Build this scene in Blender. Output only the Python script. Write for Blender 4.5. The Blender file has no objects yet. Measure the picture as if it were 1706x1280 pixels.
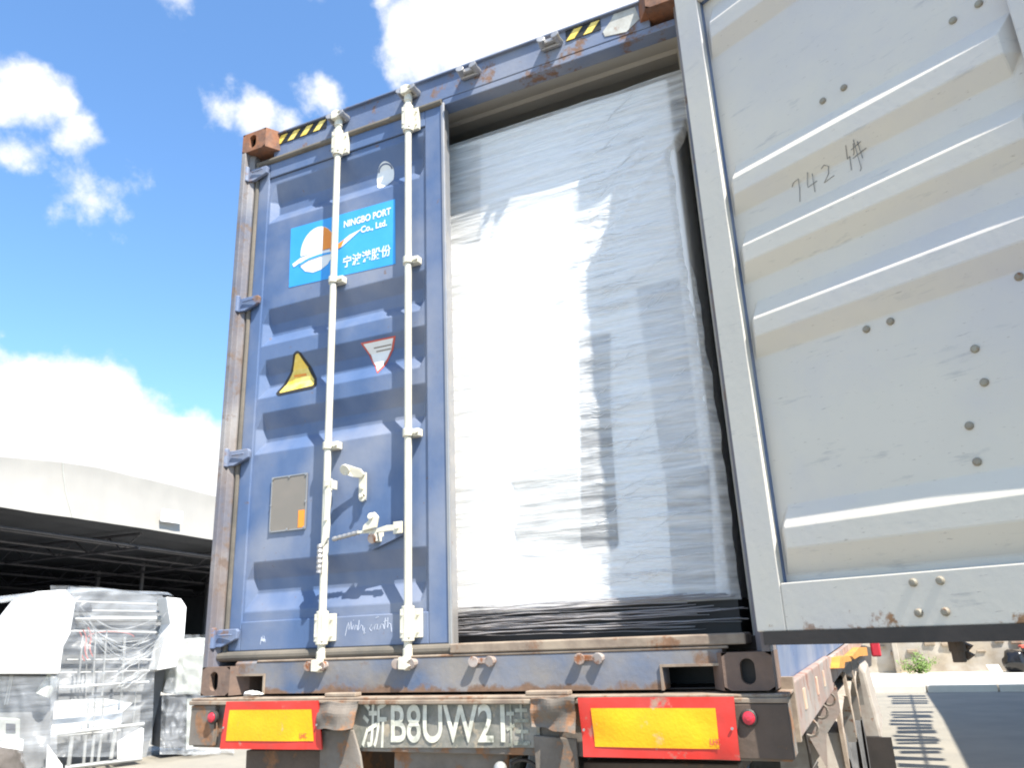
import bpy, bmesh, math, random
from mathutils import Vector, Matrix, noise
R = math.radians
sc = bpy.context.scene
random.seed(4)
H = 1.45                     # container floor line above the ground; all shapes below are in container coordinates (z=0 there)
# ---------------------------------------------------------------- camera
CAMP = (2.78648854, -2.74558824, 0.21118436); CAMR = (107.82999757, 2.34452931, 24.73497829); FPX = 1287.27
cam = bpy.data.cameras.new('camera'); co = bpy.data.objects.new('camera', cam); sc.collection.objects.link(co)
co.location = (CAMP[0], CAMP[1], CAMP[2]+H); co.rotation_euler = tuple(R(a) for a in CAMR)
cam.sensor_width = 36; cam.lens = 36*FPX/1706; cam.clip_end = 3000; cam.clip_start = 0.05
sc.camera = co
from mathutils import Euler
CM = Euler(tuple(R(a) for a in CAMR)).to_matrix(); CP = Vector(CAMP)
def ray(u, v): return CM @ Vector(((u-853)/FPX, -(v-640)/FPX, -1))
def onplane(u, v, p0, n):
    d = ray(u, v); p0 = Vector(p0); n = Vector(n); return CP + d*((p0-CP).dot(n)/d.dot(n))
def onY(u, v, Y): return onplane(u, v, (0, Y, 0), (0, 1, 0))
def onX(u, v, X): return onplane(u, v, (X, 0, 0), (1, 0, 0))
def onG(u, v): return onplane(u, v, (0, 0, -H), (0, 0, 1))
# ---------------------------------------------------------------- light
SUN_AZ, SUN_EL = -28.3, 55.5           # azimuth measured from +X
sd = Vector((math.cos(R(SUN_AZ))*math.cos(R(SUN_EL)), math.sin(R(SUN_AZ))*math.cos(R(SUN_EL)), math.sin(R(SUN_EL))))
sl = bpy.data.lights.new('sun', 'SUN'); sl.energy = 5.0; sl.angle = R(0.55); sl.color = (1, .955, .87)
so = bpy.data.objects.new('sun', sl); sc.collection.objects.link(so); so.rotation_euler = sd.to_track_quat('Z', 'Y').to_euler()
w = bpy.data.worlds.new('World'); sc.world = w; w.use_nodes = True
nt = w.node_tree; nt.nodes.clear(); N = nt.nodes.new; L = nt.links.new
out = N('ShaderNodeOutputWorld'); bg = N('ShaderNodeBackground'); bg.inputs[1].default_value = 0.10; L(bg.outputs[0], out.inputs[0])
sky = N('ShaderNodeTexSky'); sky.sky_type = 'NISHITA'; sky.sun_disc = False
sky.sun_elevation = R(SUN_EL); sky.sun_rotation = R(90-SUN_AZ); sky.air_density = 1.0; sky.dust_density = 0.6; sky.ozone_density = 1.5
tint = N('ShaderNodeMix'); tint.data_type = 'RGBA'; tint.blend_type = 'MULTIPLY'; tint.inputs[0].default_value = 1
L(sky.outputs[0], tint.inputs[6]); tint.inputs[7].default_value = (.90, 1.18, 1.38, 1)
tc = N('ShaderNodeTexCoord')
ns = N('ShaderNodeTexNoise'); ns.inputs['Scale'].default_value = 9; ns.inputs['Detail'].default_value = 9; ns.inputs['Roughness'].default_value = .6
L(tc.outputs['Generated'], ns.inputs['Vector'])
CL = [(45,138,66,1.35),(95,160,36,1.0),(0,170,46,1.1),(125,220,34,.55),(10,255,48,.75),(45,280,26,.5),(150,335,60,.62),(95,345,50,.38),(5,560,26,.8),
      (60,755,170,3),(180,775,130,3),(290,815,120,3),(370,800,75,2.5),(-80,740,200,2),(430,200,48,.85),(370,185,42,.55),(545,160,50,1.0),(480,215,40,.7),(570,85,45,.6),(300,-5,35,.5),(530,5,40,.5),
      (690,60,105,1.3),(790,20,150,1.5),(900,-20,200,1.6),(1050,-80,260,1.6),(650,95,50,.8),(640,0,60,.8),(1400,-300,300,1.2),(-250,300,160,1),(-300,700,260,1.2),(2000,300,300,1)]
CLD = [((-.3, -.9, .35), .5, 1.1), ((.3, -.85, .7), .35, .9), ((-.8, -.6, .35), .35, 1.0), ((.9, -.3, .2), .3, 1.0), ((.25, -.25, 1), .48, 1.3), ((-.5, -.3, .75), .25, 1.0)]  # unseen clouds behind the camera and overhead, added to whiten the ambient light
prev = None
for item in CL+CLD:
    if len(item) == 4: u, v, r, a = item; d = ray(u, v); k = 1/d.length; d = d.normalized()
    else: d, r, a = item; d = Vector(d).normalized(); r *= FPX; k = 1
    dn = N('ShaderNodeVectorMath'); dn.operation = 'DISTANCE'; L(tc.outputs['Generated'], dn.inputs[0]); dn.inputs[1].default_value = d
    m = N('ShaderNodeMath'); m.operation = 'MULTIPLY_ADD'; L(dn.outputs['Value'], m.inputs[0]); m.inputs[1].default_value = -a/(r/FPX*k*1.25); m.inputs[2].default_value = a
    if prev is None: prev = m
    else:
        mx = N('ShaderNodeMath'); mx.operation = 'MAXIMUM'; L(prev.outputs[0], mx.inputs[0]); L(m.outputs[0], mx.inputs[1]); prev = mx
ad = N('ShaderNodeMath'); ad.operation = 'MULTIPLY_ADD'; L(ns.outputs['Fac'], ad.inputs[0]); ad.inputs[1].default_value = 3.4; L(prev.outputs[0], ad.inputs[2])
mr = N('ShaderNodeMapRange'); mr.interpolation_type = 'SMOOTHSTEP'; L(ad.outputs[0], mr.inputs[0]); mr.inputs[1].default_value = 1.98; mr.inputs[2].default_value = 2.75
cm = N('ShaderNodeMix'); cm.data_type = 'RGBA'; L(mr.outputs[0], cm.inputs[0]); L(tint.outputs[2], cm.inputs[6]); cm.inputs[7].default_value = (5.2, 5.2, 5.2, 1)
L(cm.outputs[2], bg.inputs[0])
sc.view_settings.view_transform = 'Standard'; sc.view_settings.look = 'None'; sc.view_settings.gamma = 1
sc.cycles.filter_width = 2.0
sc.view_settings.exposure = 1.28
# ---------------------------------------------------------------- materials
def newmat(name):
    m = bpy.data.materials.new(name); m.use_nodes = True
    return m, m.node_tree, m.node_tree.nodes['Principled BSDF']
def pm(name, c1, c2=None, scale=4, rough=.5, metal=0, rust=0, rustc=(.22, .085, .035), rscale=9, bump=.15, bscale=40, stretch=(1, 1, 1), dust=0, spec=.5, grade=None):
    """paint with two drifting tones, optional rust breaking through, dust and a fine bump. grade=(z0,z1,amount) adds rust towards an edge"""
    m, t, b = newmat(name); n = t.nodes.new; l = t.links.new
    tcn = n('ShaderNodeTexCoord'); mp = n('ShaderNodeMapping'); mp.inputs['Scale'].default_value = stretch; l(tcn.outputs['Object'], mp.inputs[0])
    if c2 is None: c2 = tuple(x*.78 for x in c1)
    no = n('ShaderNodeTexNoise'); no.inputs['Scale'].default_value = scale; no.inputs['Detail'].default_value = 6; no.inputs['Roughness'].default_value = .6; l(mp.outputs[0], no.inputs['Vector'])
    r1 = n('ShaderNodeMapRange'); l(no.outputs['Fac'], r1.inputs[0]); r1.inputs[1].default_value = .35; r1.inputs[2].default_value = .65
    mx = n('ShaderNodeMix'); mx.data_type = 'RGBA'; l(r1.outputs[0], mx.inputs[0]); mx.inputs[6].default_value = (*c1, 1); mx.inputs[7].default_value = (*c2, 1)
    col = mx.outputs[2]
    if dust:
        nd = n('ShaderNodeTexNoise'); nd.inputs['Scale'].default_value = 2.3; nd.inputs['Detail'].default_value = 8; l(tcn.outputs['Object'], nd.inputs['Vector'])
        rd = n('ShaderNodeMapRange'); l(nd.outputs['Fac'], rd.inputs[0]); rd.inputs[1].default_value = .42; rd.inputs[2].default_value = .75; rd.inputs[4].default_value = dust
        md = n('ShaderNodeMix'); md.data_type = 'RGBA'; l(rd.outputs[0], md.inputs[0]); l(col, md.inputs[6]); md.inputs[7].default_value = (.45, .42, .38, 1); col = md.outputs[2]
    if rust:
        nr = n('ShaderNodeTexNoise'); nr.inputs['Scale'].default_value = rscale; nr.inputs['Detail'].default_value = 10; nr.inputs['Roughness'].default_value = .68; l(tcn.outputs['Object'], nr.inputs['Vector'])
        src = nr.outputs['Fac']
        if grade:
            sx = n('ShaderNodeSeparateXYZ'); l(tcn.outputs['Object'], sx.inputs[0])
            g = n('ShaderNodeMapRange'); l(sx.outputs['Z'], g.inputs[0]); g.inputs[1].default_value = grade[0]; g.inputs[2].default_value = grade[1]; g.inputs[3].default_value = 0; g.inputs[4].default_value = grade[2]
            aa = n('ShaderNodeMath'); aa.operation = 'ADD'; l(src, aa.inputs[0]); l(g.outputs[0], aa.inputs[1]); src = aa.outputs[0]
        rr = n('ShaderNodeMapRange'); l(src, rr.inputs[0]); rr.inputs[1].default_value = .74-rust*.45; rr.inputs[2].default_value = .80-rust*.40
        n3 = n('ShaderNodeTexNoise'); n3.inputs['Scale'].default_value = 35; n3.inputs['Detail'].default_value = 5; l(tcn.outputs['Object'], n3.inputs['Vector'])
        rc = n('ShaderNodeMix'); rc.data_type = 'RGBA'; l(n3.outputs['Fac'], rc.inputs[0]); rc.inputs[6].default_value = (*[x*.55 for x in rustc], 1); rc.inputs[7].default_value = (*[min(1, x*1.5) for x in rustc], 1)
        m2 = n('ShaderNodeMix'); m2.data_type = 'RGBA'; l(rr.outputs[0], m2.inputs[0]); l(col, m2.inputs[6]); l(rc.outputs[2], m2.inputs[7]); col = m2.outputs[2]
        mm = n('ShaderNodeMapRange'); l(rr.outputs[0], mm.inputs[0]); mm.inputs[3].default_value = rough; mm.inputs[4].default_value = .9; l(mm.outputs[0], b.inputs['Roughness'])
    else: b.inputs['Roughness'].default_value = rough
    l(col, b.inputs['Base Color']); b.inputs['Metallic'].default_value = metal; b.inputs['Specular IOR Level'].default_value = spec
    if bump:
        nb = n('ShaderNodeTexNoise'); nb.inputs['Scale'].default_value = bscale; nb.inputs['Detail'].default_value = 6; l(tcn.outputs['Object'], nb.inputs['Vector'])
        bp = n('ShaderNodeBump'); bp.inputs['Strength'].default_value = bump; bp.inputs['Distance'].default_value = .004; l(nb.outputs['Fac'], bp.inputs['Height']); l(bp.outputs[0], b.inputs['Normal'])
    return m
BLUE1, BLUE2 = (.062, .112, .230), (.10, .152, .275)
M = {}
M['blue'] = pm('faded_blue_paint', BLUE1, BLUE2, 3, .42, dust=.42, rust=.20, rustc=(.16, .10, .075), rscale=17, stretch=(1, 1, .5))
M['bluerust'] = pm('rusty_blue_paint', (.075, .115, .20), (.17, .155, .145), 4.5, .55, rust=.36, rustc=(.17, .105, .07), rscale=5, dust=.4, bump=.4, grade=(.05, .0, .22))
M['blueh'] = pm('header_blue_paint', (.12, .16, .26), (.10, .14, .24), 4, .5, rust=.42, rustc=(.18, .105, .07), rscale=8, dust=.4, bump=.3)
M['post'] = pm('rusty_post_paint', (.11, .125, .17), (.17, .135, .12), 6, .6, rust=.42, rustc=(.155, .115, .095), rscale=11, stretch=(1, 1, .25), dust=.6, bump=.4)
M['cast'] = pm('rust_steel', (.25, .12, .07), (.13, .07, .05), 15, .85, rust=.6, rustc=(.24, .10, .05), bump=.6)
M['castd'] = pm('dark_rust_steel', (.20, .13, .095), (.12, .085, .07), 9, .85, rust=.3, bump=.6)
M['gasket'] = pm('weathered_rubber', (.17, .145, .115), (.10, .09, .075), 5, .8, bump=.3)
M['gasketd'] = pm('black_rubber', (.028, .023, .02), (.045, .035, .03), 5, .6, bump=.2)
M['grey'] = pm('inner_grey_paint', (.625, .585, .505), (.65, .60, .515), 1.6, .5, rust=.10, rustc=(.30, .17, .09), rscale=11, dust=.22, bump=.12, spec=.35, grade=(.26, .17, .20))
def scuffed():
    m = M['grey']; t = m.node_tree; b = t.nodes['Principled BSDF']; n = t.nodes.new; l = t.links.new
    src = b.inputs['Base Color'].links[0].from_socket
    tcn = n('ShaderNodeTexCoord'); mp = n('ShaderNodeMapping'); mp.inputs['Scale'].default_value = (1.5, 1.5, 9); l(tcn.outputs['Object'], mp.inputs[0])
    for sc_, lo, hi, c, amt in ((3.5, .60, .70, (.36, .35, .33), .55), (13, .65, .71, (.20, .17, .15), .55), (1.1, .45, .7, (.52, .50, .51), .8), (26, .66, .70, (.28, .22, .17), .6)):
        no = n('ShaderNodeTexNoise'); no.inputs['Scale'].default_value = sc_; no.inputs['Detail'].default_value = 8; no.inputs['Roughness'].default_value = .65; l((mp if sc_ > 2 else tcn).outputs[0 if sc_ > 2 else 3], no.inputs['Vector'])
        r = n('ShaderNodeMapRange'); l(no.outputs['Fac'], r.inputs[0]); r.inputs[1].default_value = lo; r.inputs[2].default_value = hi; r.inputs[4].default_value = amt
        x = n('ShaderNodeMix'); x.data_type = 'RGBA'; l(r.outputs[0], x.inputs[0]); l(src, x.inputs[6]); x.inputs[7].default_value = (*c, 1); src = x.outputs[2]
    l(src, b.inputs['Base Color'])
scuffed()
M['cream'] = pm('cream_zinc_paint', (.66, .63, .53), (.58, .54, .43), 9, .45, rust=.16, rscale=30, bump=.15)
M['zinc'] = pm('worn_zinc', (.35, .35, .36), (.42, .40, .38), 9, .4, metal=.6, rust=.2, rscale=20)
M['keeper'] = pm('rusty_zinc', (.42, .37, .34), (.30, .22, .18), 14, .6, metal=.2, rust=.5, rscale=22)
M['seam'] = pm('dark_sealant', (.05, .055, .075), (.04, .04, .05), 5, .7)
M['yellow'] = pm('yellow_marking', (.75, .52, .06), (.85, .66, .20), 20, .5, bump=0)
M['black'] = pm('black_marking', (.02, .02, .02), None, 10, .5, bump=0)
M['white'] = pm('white_marking', (.82, .82, .80), (.75, .75, .73), 8, .5, bump=0)
M['cyan'] = pm('bright_blue_sticker', (.03, .30, .72), (.05, .36, .78), 3, .45, bump=0)
M['orange'] = pm('orange_sticker', (.85, .30, .03), (.8, .25, .03), 20, .5, bump=0)
M['redm'] = pm('red_marking', (.62, .09, .05), (.55, .1, .08), 20, .5, bump=0)
M['plate'] = pm('dull_brass_plate', (.23, .20, .17), (.20, .18, .155), 6, .5, metal=.0, bump=.05)
M['pen'] = pm('pen_ink', (.17, .17, .17), None, 20, .6, bump=0)
M['chalk'] = pm('chalk', (.62, .66, .75), None, 60, .9, bump=0)
M['inner'] = pm('inner_wall_paint', (.50, .47, .42), (.44, .41, .37), 3, .6, bump=.1)
M['floor'] = pm('plywood_floor', (.06, .045, .035), (.04, .03, .025), 6, .8)
M['cab'] = pm('white_cabinet_steel', (.88, .88, .87), (.84, .84, .84), 2, .5, bump=0)
M['cabg'] = pm('grey_cabinet_panel', (.30, .31, .33), (.34, .35, .37), 4, .5, bump=0)
M['cabd'] = pm('dark_control_panel', (.10, .10, .11), None, 4, .4, bump=0)
M['pallet'] = pm('black_pallet_steel', (.012, .012, .015), None, 4, .5)
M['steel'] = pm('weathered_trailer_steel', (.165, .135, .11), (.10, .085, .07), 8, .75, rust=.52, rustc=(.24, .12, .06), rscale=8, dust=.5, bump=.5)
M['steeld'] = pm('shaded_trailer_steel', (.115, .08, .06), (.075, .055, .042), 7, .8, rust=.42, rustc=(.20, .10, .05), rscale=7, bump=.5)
M['dusty'] = pm('dusty_edge_steel', (.33, .265, .20), (.20, .15, .115), 9, .85, rust=.42, rustc=(.20, .11, .065), rscale=10, bump=.4)
M['rail'] = pm('flaking_red_rail', (.30, .19, .155), (.22, .20, .18), 7, .75, rust=.44, rustc=(.22, .11, .08), rscale=8, dust=.6, bump=.5)
M['rubber'] = pm('tyre_rubber', (.075, .072, .07), (.11, .105, .10), 8, .85, dust=.35)
M['fender'] = pm('dusty_fender', (.40, .36, .31), (.30, .25, .21), 8, .7, rust=.3, rscale=10)
M['fendg'] = pm('grey_fender', (.42, .40, .38), (.36, .34, .33), 5, .7)
M['refy'] = pm('reflective_yellow', (.93, .43, .003), (.86, .36, .003), 9, .4, bump=.3, bscale=90, rust=.30, rustc=(.55, .38, .20), rscale=9)
M['refr'] = pm('reflective_red', (.66, .03, .02), (.52, .05, .04), 7, .4, bump=.2, rust=.38, rustc=(.34, .20, .15), rscale=9)
M['lamp'] = pm('red_lamp_lens', (.55, .03, .05), (.5, .03, .05), 6, .25, bump=0)
M['amber'] = pm('orange_machine_paint', (.62, .27, .025), (.5, .2, .02), 6, .5, rust=.3)
M['conc'] = pm('yard_concrete', (.262, .236, .190), (.215, .197, .163), 1.2, .9, bump=.5, bscale=25, rust=.06, rustc=(.3, .27, .22), rscale=3)  # warm grey concrete in two drifting tones
M['asph'] = pm('asphalt', (.060, .060, .064), (.075, .075, .078), .8, .9, bump=.6, bscale=60, stretch=(.3, 2, 1))
M['kerb'] = pm('kerb_concrete', (.66, .62, .54), (.58, .54, .47), 2, .9, bump=.4)
M['wall'] = pm('old_plaster_wall', (.40, .34, .26), (.27, .225, .175), 2.2, .95, rust=.2, rustc=(.2, .17, .13), rscale=3.2, dust=.9, bump=1.0, bscale=12)
M['brick'] = pm('exposed_block', (.33, .26, .19), (.24, .19, .14), 6, .95, bump=1, bscale=16)
M['dark'] = pm('dark_cloth', (.075, .065, .055), (.11, .095, .085), 8, .9)
M['bag'] = pm('black_plastic_bag', (.012, .012, .014), None, 6, .22, bump=.8, bscale=9)
M['leaf'] = pm('leaf_green', (.09, .17, .03), (.16, .25, .05), 25, .6, bump=0)
M['membrane'] = pm('pvc_membrane', (.285, .268, .242), (.255, .243, .222), .5, .7, bump=.5, bscale=2.5, stretch=(1, 1, .3))
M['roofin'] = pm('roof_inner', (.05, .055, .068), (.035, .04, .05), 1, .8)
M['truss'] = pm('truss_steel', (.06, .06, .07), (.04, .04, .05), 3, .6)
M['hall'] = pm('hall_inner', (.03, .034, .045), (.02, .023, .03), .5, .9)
M['msteel'] = pm('galvanised_bar', (.45, .45, .43), (.38, .38, .37), 6, .4, metal=.4)
M['mdark'] = pm('machine_dark', (.07, .075, .085), (.11, .115, .125), 4, .6)
M['mback'] = pm('machine_back_grey', (.15, .155, .16), (.22, .225, .23), 2.5, .6)
M['mwhite'] = pm('machine_white_paint', (.86, .85, .82), (.80, .79, .76), 2, .5, bump=0)
M['mgrey'] = pm('machine_grey_paint', (.40, .41, .37), (.35, .36, .33), 3, .5)
M['wire'] = pm('red_cable', (.5, .12, .10), None, 3, .5)
M['grate'] = pm('drain_slat', (.46, .42, .34), (.38, .35, .29), 5, .9)
M['void'] = pm('drain_pit', (.05, .045, .05), None, 4, .95)
def film(name, alo, ahi, stretch=(.6, .6, 9), rot=(0, .06, 0), tint=(.86, .88, .9), bump=.9, rough=.28):
    m, t, b = newmat(name); n = t.nodes.new; l = t.links.new
    tcn = n('ShaderNodeTexCoord'); mp = n('ShaderNodeMapping'); mp.inputs['Scale'].default_value = stretch; mp.inputs['Rotation'].default_value = rot; l(tcn.outputs['Object'], mp.inputs[0])
    a = n('ShaderNodeTexNoise'); a.inputs['Scale'].default_value = 4; a.inputs['Detail'].default_value = 9; a.inputs['Roughness'].default_value = .62; a.inputs['Distortion'].default_value = .35; l(mp.outputs[0], a.inputs['Vector'])
    mp2 = n('ShaderNodeMapping'); mp2.inputs['Scale'].default_value = (1.3, 1.3, 4.5); mp2.inputs['Rotation'].default_value = (0, -.55, 0); l(tcn.outputs['Object'], mp2.inputs[0])
    c = n('ShaderNodeTexNoise'); c.inputs['Scale'].default_value = 3; c.inputs['Detail'].default_value = 4; c.inputs['Distortion'].default_value = .6; l(mp2.outputs[0], c.inputs['Vector'])
    s = n('ShaderNodeMath'); s.operation = 'MULTIPLY_ADD'; l(c.outputs['Fac'], s.inputs[0]); s.inputs[1].default_value = .45; l(a.outputs['Fac'], s.inputs[2])
    bp = n('ShaderNodeBump'); bp.inputs['Strength'].default_value = bump; bp.inputs['Distance'].default_value = .03; l(s.outputs[0], bp.inputs['Height']); l(bp.outputs[0], b.inputs['Normal'])
    b.inputs['Base Color'].default_value = (*tint, 1); b.inputs['Roughness'].default_value = rough
    rr = n('ShaderNodeMapRange'); l(a.outputs['Fac'], rr.inputs[0]); rr.inputs[1].default_value = .38; rr.inputs[2].default_value = .68; rr.inputs[3].default_value = alo; rr.inputs[4].default_value = ahi
    l(rr.outputs[0], b.inputs['Alpha'])
    return m
M['film'] = film('stretch_film', .28, .66, tint=(.95, .95, .94), bump=.45, rough=.13)
M['film2'] = film('loose_clear_film', .12, .30, stretch=(.35, .35, 5), rot=(.12, .25, .1), tint=(.60, .62, .64), rough=.25, bump=.25)
M['film3'] = film('cloudy_film', .22, .60, stretch=(.7, .7, 3.0), rot=(.3, .6, .3), tint=(.50, .51, .51), rough=.25, bump=.3)
M['strand'] = film('film_strand', .5, .8, tint=(.45, .43, .44))
# ---------------------------------------------------------------- mesh helpers
class MB:
    def __init__(s, fn=None): s.v = []; s.f = []; s.mi = []; s.fn = fn
    def add(s, vs, fs, mi=0):
        o = len(s.v); s.v += [Vector(v) for v in vs]; s.f += [tuple(i+o for i in f) for f in fs]; s.mi += [mi]*len(fs); return s
    def box(s, a, b, mi=0):
        x0, y0, z0 = [min(a[i], b[i]) for i in range(3)]; x1, y1, z1 = [max(a[i], b[i]) for i in range(3)]
        return s.add([(x0,y0,z0),(x1,y0,z0),(x1,y1,z0),(x0,y1,z0),(x0,y0,z1),(x1,y0,z1),(x1,y1,z1),(x0,y1,z1)],
                     [(0,3,2,1),(4,5,6,7),(0,1,5,4),(1,2,6,5),(2,3,7,6),(3,0,4,7)], mi)
    def prism(s, pts, off, mi=0):
        off = Vector(off); n = len(pts); vs = [Vector(p) for p in pts]+[Vector(p)+off for p in pts]
        nrm = Vector((0, 0, 0))
        for i in range(n): nrm += Vector(vs[i]).cross(Vector(vs[(i+1) % n]))
        fs = [tuple(range(n)), tuple(range(2*n-1, n-1, -1))]+[(i, i+n, (i+1) % n+n, (i+1) % n) for i in range(n)]
        if nrm.dot(off) > 0: fs = [tuple(reversed(f)) for f in fs]
        # front face outward is opposite to off
        fs = [tuple(reversed(f)) for f in fs] if nrm.dot(off) > 0 else fs
        return s.add(vs, fs, mi)
    def tube(s, pts, r, n=12, cap=True, mi=0):
        pts = [Vector(p) for p in pts]; rs = r if isinstance(r, (list, tuple)) else [r]*len(pts); vs = []; fs = []
        up = None
        for i, p in enumerate(pts):
            t = (pts[min(i+1, len(pts)-1)]-pts[max(i-1, 0)]).normalized()
            if up is None: up = t.orthogonal().normalized()
            up = (up-t*up.dot(t)).normalized(); sd_ = t.cross(up)
            for k in range(n):
                a = 2*math.pi*k/n; vs.append(p+(up*math.cos(a)+sd_*math.sin(a))*rs[i])
        for i in range(len(pts)-1):
            for k in range(n): fs.append((i*n+k, i*n+(k+1) % n, (i+1)*n+(k+1) % n, (i+1)*n+k))
        if cap: fs.append(tuple(range(n-1, -1, -1))); fs.append(tuple((len(pts)-1)*n+k for k in range(n)))
        return s.add(vs, fs, mi)
    def grid(s, nu, nv, fn, mi=0, flip=False):
        vs = [fn(i/nu, j/nv) for j in range(nv+1) for i in range(nu+1)]; fs = []
        for j in range(nv):
            for i in range(nu):
                a = j*(nu+1)+i; f = (a, a+1, a+nu+2, a+nu+1); fs.append(tuple(reversed(f)) if flip else f)
        return s.add(vs, fs, mi)
    def ball(s, c, r, nu=14, nv=9, wob=0, seed=0, mi=0):
        c = Vector(c); rr = r if isinstance(r, (list, tuple)) else (r, r, r)
        def fn(a, b):
            th = 2*math.pi*a; ph = math.pi*b-math.pi/2; d = Vector((math.cos(th)*math.cos(ph), math.sin(th)*math.cos(ph), math.sin(ph)))
            k = 1+wob*noise.noise(d*1.8+Vector((seed, 0, 0)))+wob*.5*noise.noise(d*4+Vector((seed, 3, 0)))
            return c+Vector((d.x*rr[0], d.y*rr[1], d.z*rr[2]))*k
        return s.grid(nu, nv, fn, mi)
    def build(s, name, mats, parent=None, smooth=False, bevel=0, weld=False, loc=None):
        if not isinstance(mats, (list, tuple)): mats = [mats]
        W = [Vector(s.fn(v) if s.fn else v)+Vector((0, 0, H)) for v in s.v]
        if parent is not None:
            org = Vector(parent['org'])
        elif loc is not None: org = Vector(loc)+Vector((0, 0, H))
        else:
            lo = [min(v[i] for v in W) for i in range(3)]; hi = [max(v[i] for v in W) for i in range(3)]; org = Vector(((lo[0]+hi[0])/2, (lo[1]+hi[1])/2, lo[2]))
        me = bpy.data.meshes.new(name); me.from_pydata([v-org for v in W], [], s.f)
        for m in mats: me.materials.append(M[m] if isinstance(m, str) else m)
        for p, i in zip(me.polygons, s.mi): p.material_index = i; p.use_smooth = smooth
        if weld or smooth:
            bm = bmesh.new(); bm.from_mesh(me); bmesh.ops.remove_doubles(bm, verts=bm.verts, dist=1e-5); bm.to_mesh(me); bm.free()
        me.update(); o = bpy.data.objects.new(name, me); sc.collection.objects.link(o)
        if parent is None: o.location = org
        else: o.parent = parent
        o['org'] = tuple(org)
        if bevel:
            b = o.modifiers.new('bevel', 'BEVEL'); b.width = bevel; b.segments = 2; b.limit_method = 'ANGLE'; b.angle_limit = R(35)
            b.harden_normals = False
        return o
def thing(name, label, cat, loc, group=None):
    o = bpy.data.objects.new(name, None); sc.collection.objects.link(o); o.empty_display_size = .2
    o.location = Vector(loc)+Vector((0, 0, H)); o['org'] = tuple(o.location); return tag(o, label, cat, group)
def tag(o, label, cat, group=None):
    o['label'] = label; o['category'] = cat
    if group: o['group'] = group
    return o
def struct(o): o['kind'] = 'structure'; return o
def lab(o, label): o['label'] = label; return o
def pt(u, v, w_): return (u, v, w_)
# ---------------------------------------------------------------- ground, road, wall (the setting)
g = MB(); g.add([(-400,-300,-H),(500,-300,-H),(500,500,-H),(-400,500,-H)], [(0,1,2,3)]); struct(g.build('ground', 'conc', loc=(0,0,-H)))
k = MB(); x = -12.0; random.seed(3)
while x < 44:
    k.box((x+.012, 17.95, -H-.05), (x+1.38, 18.22, -H+.15)); x += 1.4
struct(k.build('kerb', 'kerb', bevel=.015))
k = MB(); k.box((-40, 18.225, -H-.05), (60, 22.6, -H+.142)); struct(k.build('pavement', 'kerb'))
# unseen canopy added at the right, roof and slats shaped for their ground shadow
t = thing('shadow_canopy', 'unseen slatted canopy added to cast the ladder shadow on the concrete at the right', 'canopy', (10, 3, -H))
HC_ = 4.5; ZC = HC_-H; OX, OY = .605*HC_, -.326*HC_
m = MB(); m.prism([(3.42+OX, -14, ZC), (15, -14, ZC+.5), (15, 18.02+OY, ZC+.5), (3.40+OX, 18.02+OY, ZC), (3.44+OX, 13+OY, ZC), (3.40+OX, 8+OY, ZC)], (0, 0, .06)); m.build('shadow_roof', 'roofin', t)
random.seed(17); y = 4.2
while y < 17.4:
    if 14.1 < y < 15.3: y = 15.3
    a = random.uniform(2.60, 2.72)+OX; b = 3.10+.022*(y-6)+random.uniform(-.03, .05)+OX; w_ = random.uniform(.16, .42); sk = random.uniform(-.10, .10); yy = y+OY
    m = MB(); m.prism([(a, yy, ZC), (b, yy+sk, ZC), (b, yy+sk+w_*random.uniform(.6, 1.2), ZC), (a, yy+w_, ZC)], (0, 0, .03)); m.build('shadow_slat', 'truss', t)
    y += w_+random.uniform(.10, .24)
m = MB(); m.tube([(2.92+OX, 2+OY, ZC+.02), (3.06+OX, 17.4+OY, ZC+.02)], .02, 6); m.build('carrier_bar', 'truss', t)
for yy in (6.0, 14.7): m = MB(); m.box((2.6+OX, yy+OY, ZC+.03), (3.5+OX, yy+OY+.05, ZC+.07)); m.build('arm', 'truss', t)
for yy in (-10, -2, 6, 14): m = MB(); m.box((13, yy, -H), (13.2, yy+.2, ZC+.4)); m.build('post', 'truss', t)
# wall
t = thing('boundary_wall', 'old stained plaster wall beyond the kerb at the right', 'wall', (10, 22.8, -H))
def wallfn(a, b):
    x = -14+a*60; z = -H+b*2.6; return Vector((x, 22.6+.03*noise.noise(Vector((x*1.3, z*1.7, 0)))+.02*noise.noise(Vector((x*5, z*5, 3))), z))
wb = MB(); wb.grid(300, 26, wallfn); wb.box((-14, 22.64, -H), (46, 22.9, -H+2.6)); wb.build('wall_face', 'wall', t, smooth=True)
cb = MB()
random.seed(8)
for i in range(26):
    x = 2.4+i*.42+random.uniform(-.05, .05); z = -H+.62+random.choice([0, .22])+random.uniform(-.04, .04)
    cb.box((x, 22.54, z), (x+random.uniform(.2, .36), 22.62, z+random.uniform(.05, .16)))
cb.build('stone', 'brick', t, bevel=.02)
pl = MB(); pl.box((2.86, 22.35, -H), (3.0, 22.6, 1.1)); pl.build('pier', 'wall', t, bevel=.02)
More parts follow.
